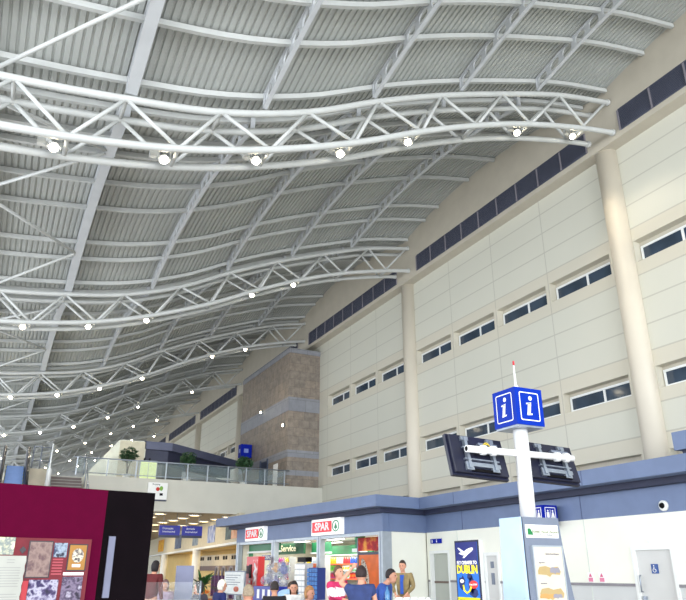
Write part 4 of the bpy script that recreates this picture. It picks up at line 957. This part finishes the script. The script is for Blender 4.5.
for i in range(9):
    r_, c_ = divmod(i, 5); dx = -.26 + c_ * .125 + r_ * .06; dy = -.1 + r_ * .14
    a = radians(-27); x = 6.45 + dx * cos(a) - dy * sin(a); y = 10.35 + dx * sin(a) + dy * cos(a); lab = 'upturned white coffee cup on the steel counter, %s row, %s from the left' % ('front' if r_ == 0 else 'back', ORD[c_])
    if cup is None:
        cup = thing('coffee_cup', lab, 'cup', (x, y, 1.02), i, 'white cups on the steel counter')
        MB().lathe([(.05, 0), (.05, .01), (.045, .05), (.03, .08), (.026, .085)], (0, 0, 0), 16).build('bowl', white_s, cup); MB().tube([(.045, 0, .02), (.075, 0, .03), (.07, 0, .055), (.038, 0, .06)], .006, 6).build('handle', white_s, cup)
    else: dup(cup, (x, y, 1.02), i * .7, lab)
o = MB().lathe([(.035, 0), (.04, .02), (.04, .16), (.015, .21), (.015, .25)], (6.05, 10.5, 1.02), 12).build('water_bottle', mat('bottle_blue', (90, 150, 200), .1, 0, 0, 1, None, .6)); tag(o, 'clear blue water bottle left of the white cups', 'bottle')

chair_src = None
def chair(x, y, rz, lab):
    global chair_src
    if chair_src is None:
        t = chair_src = thing('cafe_chair', lab, 'chair', (x, y, 0), rz, 'cafe chairs')
        MB().box(-.21, .21, -.21, .21, .43, .47).build('seat', mat('chair_wood', (140, 96, 60), .5), t); MB().box(-.2, .2, -.235, -.21, .62, .86).build('backrest', MATS['chair_wood'], t)
        for sx_ in (-.18, .18):
            MB().tube([(sx_, .18, 0), (sx_, .18, .43)], .015, 6).build('leg', steel, t); MB().tube([(sx_, -.2, 0), (sx_, -.2, .45), (sx_, -.225, .84)], .015, 6).build('leg', steel, t)
    else: dup(chair_src, (x, y, 0), rz, lab)
def table(x, y, lab):
    t = thing('cafe_table', lab, 'table', (x, y, 0), 0, 'cafe tables')
    MB().lathe([(.4, .72), (.4, .75)], (0, 0, 0), 24).build('tabletop', mat('table_top', (150, 60, 60), .4), t); MB().lathe([(.25, 0), (.22, .03), (.035, .05), (.035, .72)], (0, 0, 0), 16).build('pedestal', steel, t)

# ---------------- people (local +Y is the facing direction)
def skin_obj(chains, name, m_, parent=None, head=None, voxel=None):
    me = bpy.data.meshes.new(name); bm = bmesh.new(); lay = bm.verts.layers.skin.verify(); cache = {}; roots = []
    for ch in chains:
        prev = None
        for j, (p, r) in enumerate(ch):
            k = tuple(round(c, 4) for c in p)
            if k not in cache:
                v = bm.verts.new(p); v[lay].radius = r if isinstance(r, tuple) else (r, r); cache[k] = v
                if prev is None: v[lay].use_root = True
            v = cache[k]
            if prev is not None and prev is not v:
                try: bm.edges.new((prev, v))
                except ValueError: pass
            prev = v
    bm.to_mesh(me); bm.free(); o = bpy.data.objects.new(name, me); COL.objects.link(o)
    o.modifiers.new('skin', 'SKIN').use_smooth_shade = True; s_ = o.modifiers.new('sub', 'SUBSURF'); s_.levels = 2; s_.render_levels = 2
    bpy.context.view_layer.update(); ev = bpy.data.meshes.new_from_object(o.evaluated_get(bpy.context.evaluated_depsgraph_get())); bpy.data.objects.remove(o)
    if head:
        bm = bmesh.new(); bm.from_mesh(ev)
        for c, s3, R3 in head:
            bmesh.ops.create_icosphere(bm, subdivisions=3, radius=1, matrix=Matrix.Translation(c) @ R3 @ Matrix.Diagonal((*s3, 1)))
        bm.to_mesh(ev); bm.free()
    o = bpy.data.objects.new(name, ev); COL.objects.link(o)
    if voxel:
        md = o.modifiers.new('rm', 'REMESH'); md.mode = 'VOXEL'; md.voxel_size = voxel; md.use_smooth_shade = True
        bpy.context.view_layer.update(); e2 = bpy.data.meshes.new_from_object(o.evaluated_get(bpy.context.evaluated_depsgraph_get())); o.modifiers.clear(); o.data = e2
    o.data.materials.clear(); o.data.materials.append(m_)
    for p in o.data.polygons: p.use_smooth = True
    if parent: o.parent = parent
    return o
skin_tone = mat('skin', (206, 150, 124), .55, 0, .04, 8); eye_m = mat('eye_dark', (30, 24, 24), .3, 0, 0); lip_m = mat('lips', (170, 90, 84), .5, 0, 0)
def hand(w_, e_, side):
    w_ = Vector(w_); d = (w_ - Vector(e_)).normalized(); a = d.orthogonal().normalized(); a = (Vector((side, 0, 0)) - d * d.x * side); a = a.normalized() if a.length > .2 else d.orthogonal().normalized(); b = d.cross(a)
    chs = [[(tuple(w_), .026), (tuple(w_ + d * .05), (.036, .018)), (tuple(w_ + d * .085), (.036, .016))]]
    for k, L in ((-1.5, .062), (-.5, .075), (.5, .08), (1.5, .072)):
        p0 = w_ + d * .075 + a * k * .018; p1 = p0 + d * L * .5; p2 = p1 + (d * .8 + b * .6).normalized() * L * .5; chs.append([(tuple(p0), .009), (tuple(p1), .0088), (tuple(p2), .0075)])
    p0 = w_ + d * .03 + a * .03; p1 = p0 + (d + a * .9).normalized() * .04; p2 = p1 + d * .03; chs.append([(tuple(p0), .011), (tuple(p1), .01), (tuple(p2), .0085)])
    return chs
def person(label, loc, rz, sit=False, h=1.75, shirt=(30, 40, 90), trous=(40, 44, 60), hair=(40, 28, 22), hairlen=0, arms=None, sleeve='long', lean=0, look=(0, 0), jacket=None, stripe=None, seat_z=.5, fem=False):
    t = thing('person', label, 'person', (loc[0], loc[1], 0), rz, None); k = h / 1.8 * (.93 if sit else 1)
    hz = seat_z + .1 if sit else .95 * k; V = Vector
    ln = radians(lean); up = V((0, sin(ln), cos(ln))); P = V((0, 0, hz)); 
    sw = .165 if fem else .185
    waist = P + up * .17 * k; chest = P + up * .36 * k; neckb = P + up * .52 * k; neck = neckb + up * .06 * k + V((0, .015, 0)); hd = neckb + up * .175 * k + V((0, .03 + .04 * sin(ln), 0))
    arms = arms or {}
    dft = {-1: ((-sw - .06, .02, -.28), (-sw + .02, .22, -.33)), 1: ((sw + .06, .02, -.28), (sw - .02, .22, -.33))}
    if not sit and not arms: dft = {-1: ((-sw - .05, -.02, -.28), (-sw - .06, .05, -.53)), 1: ((sw + .05, -.02, -.28), (sw + .06, .05, -.53))}
    body = [[(tuple(P), (.15, .11)), (tuple(waist), (.125, .095)), (tuple(chest), (.15, .11)), (tuple(neckb), (.075, .07)), (tuple(neck), .055), (tuple(hd - up * .05), .055)]]
    top_ = [[(tuple(P - up * .03), (.165, .13)), (tuple(waist), (.15, .12)), (tuple(chest), (.18, .14)), (tuple(neckb - up * .0), (.105, .095))]]
    bot_ = [[(tuple(P + up * .03), (.155, .118)), (tuple(P), (.158, .12))]]
    for sd in (-1, 1):
        S = neckb + V((sd * sw, 0, -.03)); A_ = arms.get(sd, dft[sd]); E = neckb + V(A_[0]) * k; W_ = neckb + V(A_[1]) * k
        ctop = chest + up * .07
        body.append([(tuple(chest), (.15, .11)), (tuple(S), .055), (tuple(S.lerp(E, .5)), .045), (tuple(E), .037), (tuple(E.lerp(W_, .4)), .036), (tuple(W_), .025)])
        body += hand(W_, E, sd)
        ch = [(tuple(chest), (.18, .14)), (tuple(S), .085), (tuple(S.lerp(E, .55)), .066)]
        if sleeve == 'long': ch += [(tuple(E), .052), (tuple(E.lerp(W_, .45)), .047), (tuple(E.lerp(W_, .93)), .036)]
        top_.append(ch)
        if sit: H_ = P + V((sd * .09, .03, -.02)); K_ = V((sd * .12, .44, hz - .06)); F_a = V((sd * .12, .42, .09))
        else: H_ = P + V((sd * .09, 0, -.04)); K_ = V((sd * .1, .02, .5 * k)); F_a = V((sd * .1, -.02, .08))
        body.append([(tuple(P), (.15, .11)), (tuple(H_), .09), (tuple(H_.lerp(K_, .5)), .075), (tuple(K_), .055), (tuple(K_.lerp(F_a, .4)), .053), (tuple(F_a), .035), (tuple(F_a + V((0, .1, -.045))), (.035, .03)), (tuple(F_a + V((0, .17, -.055))), (.03, .02))])
        bot_.append([(tuple(P), (.158, .12)), (tuple(H_), .105), (tuple(H_.lerp(K_, .5)), .09), (tuple(K_), .07), (tuple(K_.lerp(F_a, .4)), .066), (tuple(K_.lerp(F_a, .93)), .055)])
    Rl = Matrix.Rotation(radians(look[0]), 4, 'Z') @ Matrix.Rotation(radians(-look[1] - lean * .5), 4, 'X'); 
    def hp(v): return hd + (Rl @ V(v))
    heads = [(hp((0, 0, .02)), (.076, .095, .11), Rl), (hp((0, .02, -.055)), (.056, .07, .06), Rl), (hp((0, .1, -.005)), (.012, .02, .022), Rl), (hp((0, .092, .03)), (.03, .008, .008), Rl)] + [(hp((sd * .078, -.005, 0)), (.01, .02, .032), Rl) for sd in (-1, 1)]
    skin_obj(body, 'body', skin_tone, t, heads, .011)
    m1 = mat('cloth_%d_%d_%d' % shirt, shirt, .85, 0, .14, 9, bump=.3); so = skin_obj(top_, 'jacket' if jacket else 'shirt', m1, t)
    if stripe:
        so.data.materials.append(mat('cloth_stripe_%d' % stripe[0], stripe, .85)); zl = neckb.z
        for p in so.data.polygons:
            if zl - .22 < p.center.z < zl - .08: p.material_index = 1
    if jacket:  # shirt showing between the jacket fronts
        MB().add([tuple(neckb + V(v)) for v in ((-.05, .09, .0), (.05, .09, .0), (.035, .15, -.16), (.04, .145, -.42), (-.04, .145, -.42), (-.035, .15, -.16))], [(0, 1, 2, 3, 4, 5)]).build('shirt_front', mat('cloth_blue_front', jacket, .8), t)
    skin_obj(bot_, 'trousers', mat('cloth_%d_%d_%d' % trous, trous, .85, 0, .08, 6), t)
    for sd in (-1, 1):
        e = hp((sd * .032, .089, .012)); MB().ball(tuple(e), .01, 0, 8, 5).build('eye', eye_m, t)
        F_a = V((sd * .12, .42, .09)) if sit else V((sd * .1, -.02, .08)); MB().ball((F_a.x, F_a.y + .07, .045), (.048, .13, .045), 0, 12, 8).build('shoe', black_p, t)
    MB().ball(tuple(hp((0, .093, -.05))), (.022, .006, .006), 0, 8, 5).build('mouth', lip_m, t)
    # hair: shell over skull, open at the face
    hb = MB(); n_, m_ = 20, 12; vs = []
    for i in range(m_ + 1):
        ph = pi * .5 - i / m_ * pi * (.62 if not hairlen else .72)
        for j in range(n_):
            th = 2 * pi * j / n_; c = V((.086 * cos(ph) * cos(th), .105 * cos(ph) * sin(th) - .008, .122 * sin(ph) + .022))
            if sin(th) > .25 and c.z < .065: c = V((c.x * .96, c.y * .62, max(c.z, .045)))
            if hairlen and i > m_ * .6 and sin(th) < .25: c.z -= hairlen * (i / m_ - .6) / .4; c.x *= 1.05
            vs.append(hp(c))
    hb.add(vs, [(i * n_ + j, i * n_ + (j + 1) % n_, (i + 1) * n_ + (j + 1) % n_, (i + 1) * n_ + j) for i in range(m_) for j in range(n_)], 0, True); o = hb.build('hair', mat('hair_%d_%d_%d' % hair, hair, .7, 0, .25, 30, bump=.4), t)
    sd_ = o.modifiers.new('thick', 'SOLIDIFY'); sd_.thickness = .008
    return t
def W(px, d):
    r = (px - 343) / 727.5 * d; return (d * sin(YAW) + r * cos(YAW), d * cos(YAW) - r * sin(YAW))
FC = radians(180 - 26.5)   # rz so that a figure faces the viewer: local +Y -> toward camera
person('man in a tan jacket and blue shirt standing by the pale wall', (8.84, 14.59), FC - .35, h=1.76, shirt=(140, 122, 84), jacket=(40, 80, 170), hair=(50, 36, 30), trous=(50, 50, 60), arms={-1: ((-.26, .04, -.27), (-.14, .22, -.42)), 1: ((.26, .04, -.27), (.14, .22, -.42))})
person('woman in a navy top seen from behind with one arm raised to her head', W(361, 10.8), -YAW - .1, h=1.58, shirt=(44, 58, 104), hair=(44, 28, 28), sleeve='short', fem=True, arms={-1: ((-.36, .05, .06), (-.2, .08, .24)), 1: ((.24, .0, -.26), (.3, .16, -.42))})
person('person in a magenta and white striped shirt beside the woman in navy', W(338, 13.2), FC + .7, h=1.6, shirt=(196, 44, 96), stripe=(240, 232, 236), hair=(96, 70, 52), arms={-1: ((-.22, .1, -.24), (-.1, .3, -.3)), 1: ((.22, .1, -.24), (.1, .3, -.3))}, look=(0, -15))
person('man with dark hair and a blue shirt leaning to his right by the cups', W(376, 13.6), FC + 1.2, h=1.6, shirt=(52, 84, 160), hair=(36, 28, 30), lean=24, look=(0, -15))
t = thing('easel_board', 'plain blue-grey board on legs left of the palm', 'board', (*W(185, 16.5), 0), -YAW)
MB().box(-.2, .2, -.02, .02, .75, 1.62).build('board', mat('easel_grey', (120, 124, 150), .5), t)
for a in (-.15, .15): MB().tube([(a, .03, 1.5), (a * 1.2, .0, 0)], .015, 6).build('leg', steel, t)
seats = [('dark-haired woman in a white top sitting beside the fair-haired child', 294.5, 15.4, FC, (222, 222, 220), (34, 24, 26), .16, True, 1.7),
         ('fair-haired child in a blue top sitting before the card racks', 307, 14.0, FC + 1.0, (110, 150, 210), (170, 124, 76), .03, False, 1.5),
         ('dark-haired man in black sitting with his back to the viewer', 275.5, 14.2, -YAW + .2, (24, 22, 30), (38, 30, 30), 0, False, 1.72),
         ('balding man with grey-brown hair sitting nearest the menu board', 251, 10.9, -YAW + .5, (120, 40, 60), (150, 134, 112), 0, False, 1.7),
         ('white-haired person in navy sitting by the palm', 220, 16.4, -YAW - 1.0, (28, 38, 96), (232, 228, 214), .03, False, 1.74),
         ('dark-haired person in grey sitting just left of the white-haired person', 203, 15.4, -YAW + 1.2, (70, 66, 80), (40, 32, 30), .05, True, 1.7),
         ('person in a lilac top sitting behind the food counter', 168, 17.5, FC - .3, (160, 140, 160), (120, 90, 90), .05, True, 1.72),
         ('dark-haired person in dark red at the edge of the magenta stand', 153, 16.0, -YAW - .4, (90, 24, 28), (22, 16, 20), .04, False, 2.0)]
for i, (lab, px_, d, rz, sh_, hr, hl, fm, hh) in enumerate(seats):
    x, y = W(px_, d)
    stand = i in (7,)
    person(lab, (x, y), rz, sit=not stand, h=(1.74 if stand else hh), shirt=sh_, hair=hr, hairlen=hl, fem=fm, seat_z=.47, lean=4)
    if not stand: chair(x, y, rz, 'cafe chair under the ' + lab.split(' sitting')[0])
person('person in a pale blue shirt bending over the blue toy bin, back to the viewer', W(284, 16.0), -YAW - .2, h=1.62, shirt=(160, 196, 230), hair=(60, 44, 36), lean=62, arms={-1: ((-.2, .2, -.2), (-.15, .42, -.2)), 1: ((.2, .2, -.2), (.15, .42, -.2))})
for px_, d, lab in ((265, 12.6, 'red-topped round cafe table in the midst of the seated people'), (211, 14.6, 'red-topped round cafe table beside the white-haired person'), (303, 13.2, 'red-topped round cafe table before the fair-haired child')):
    x, y = W(px_, d); table(x, y, lab)
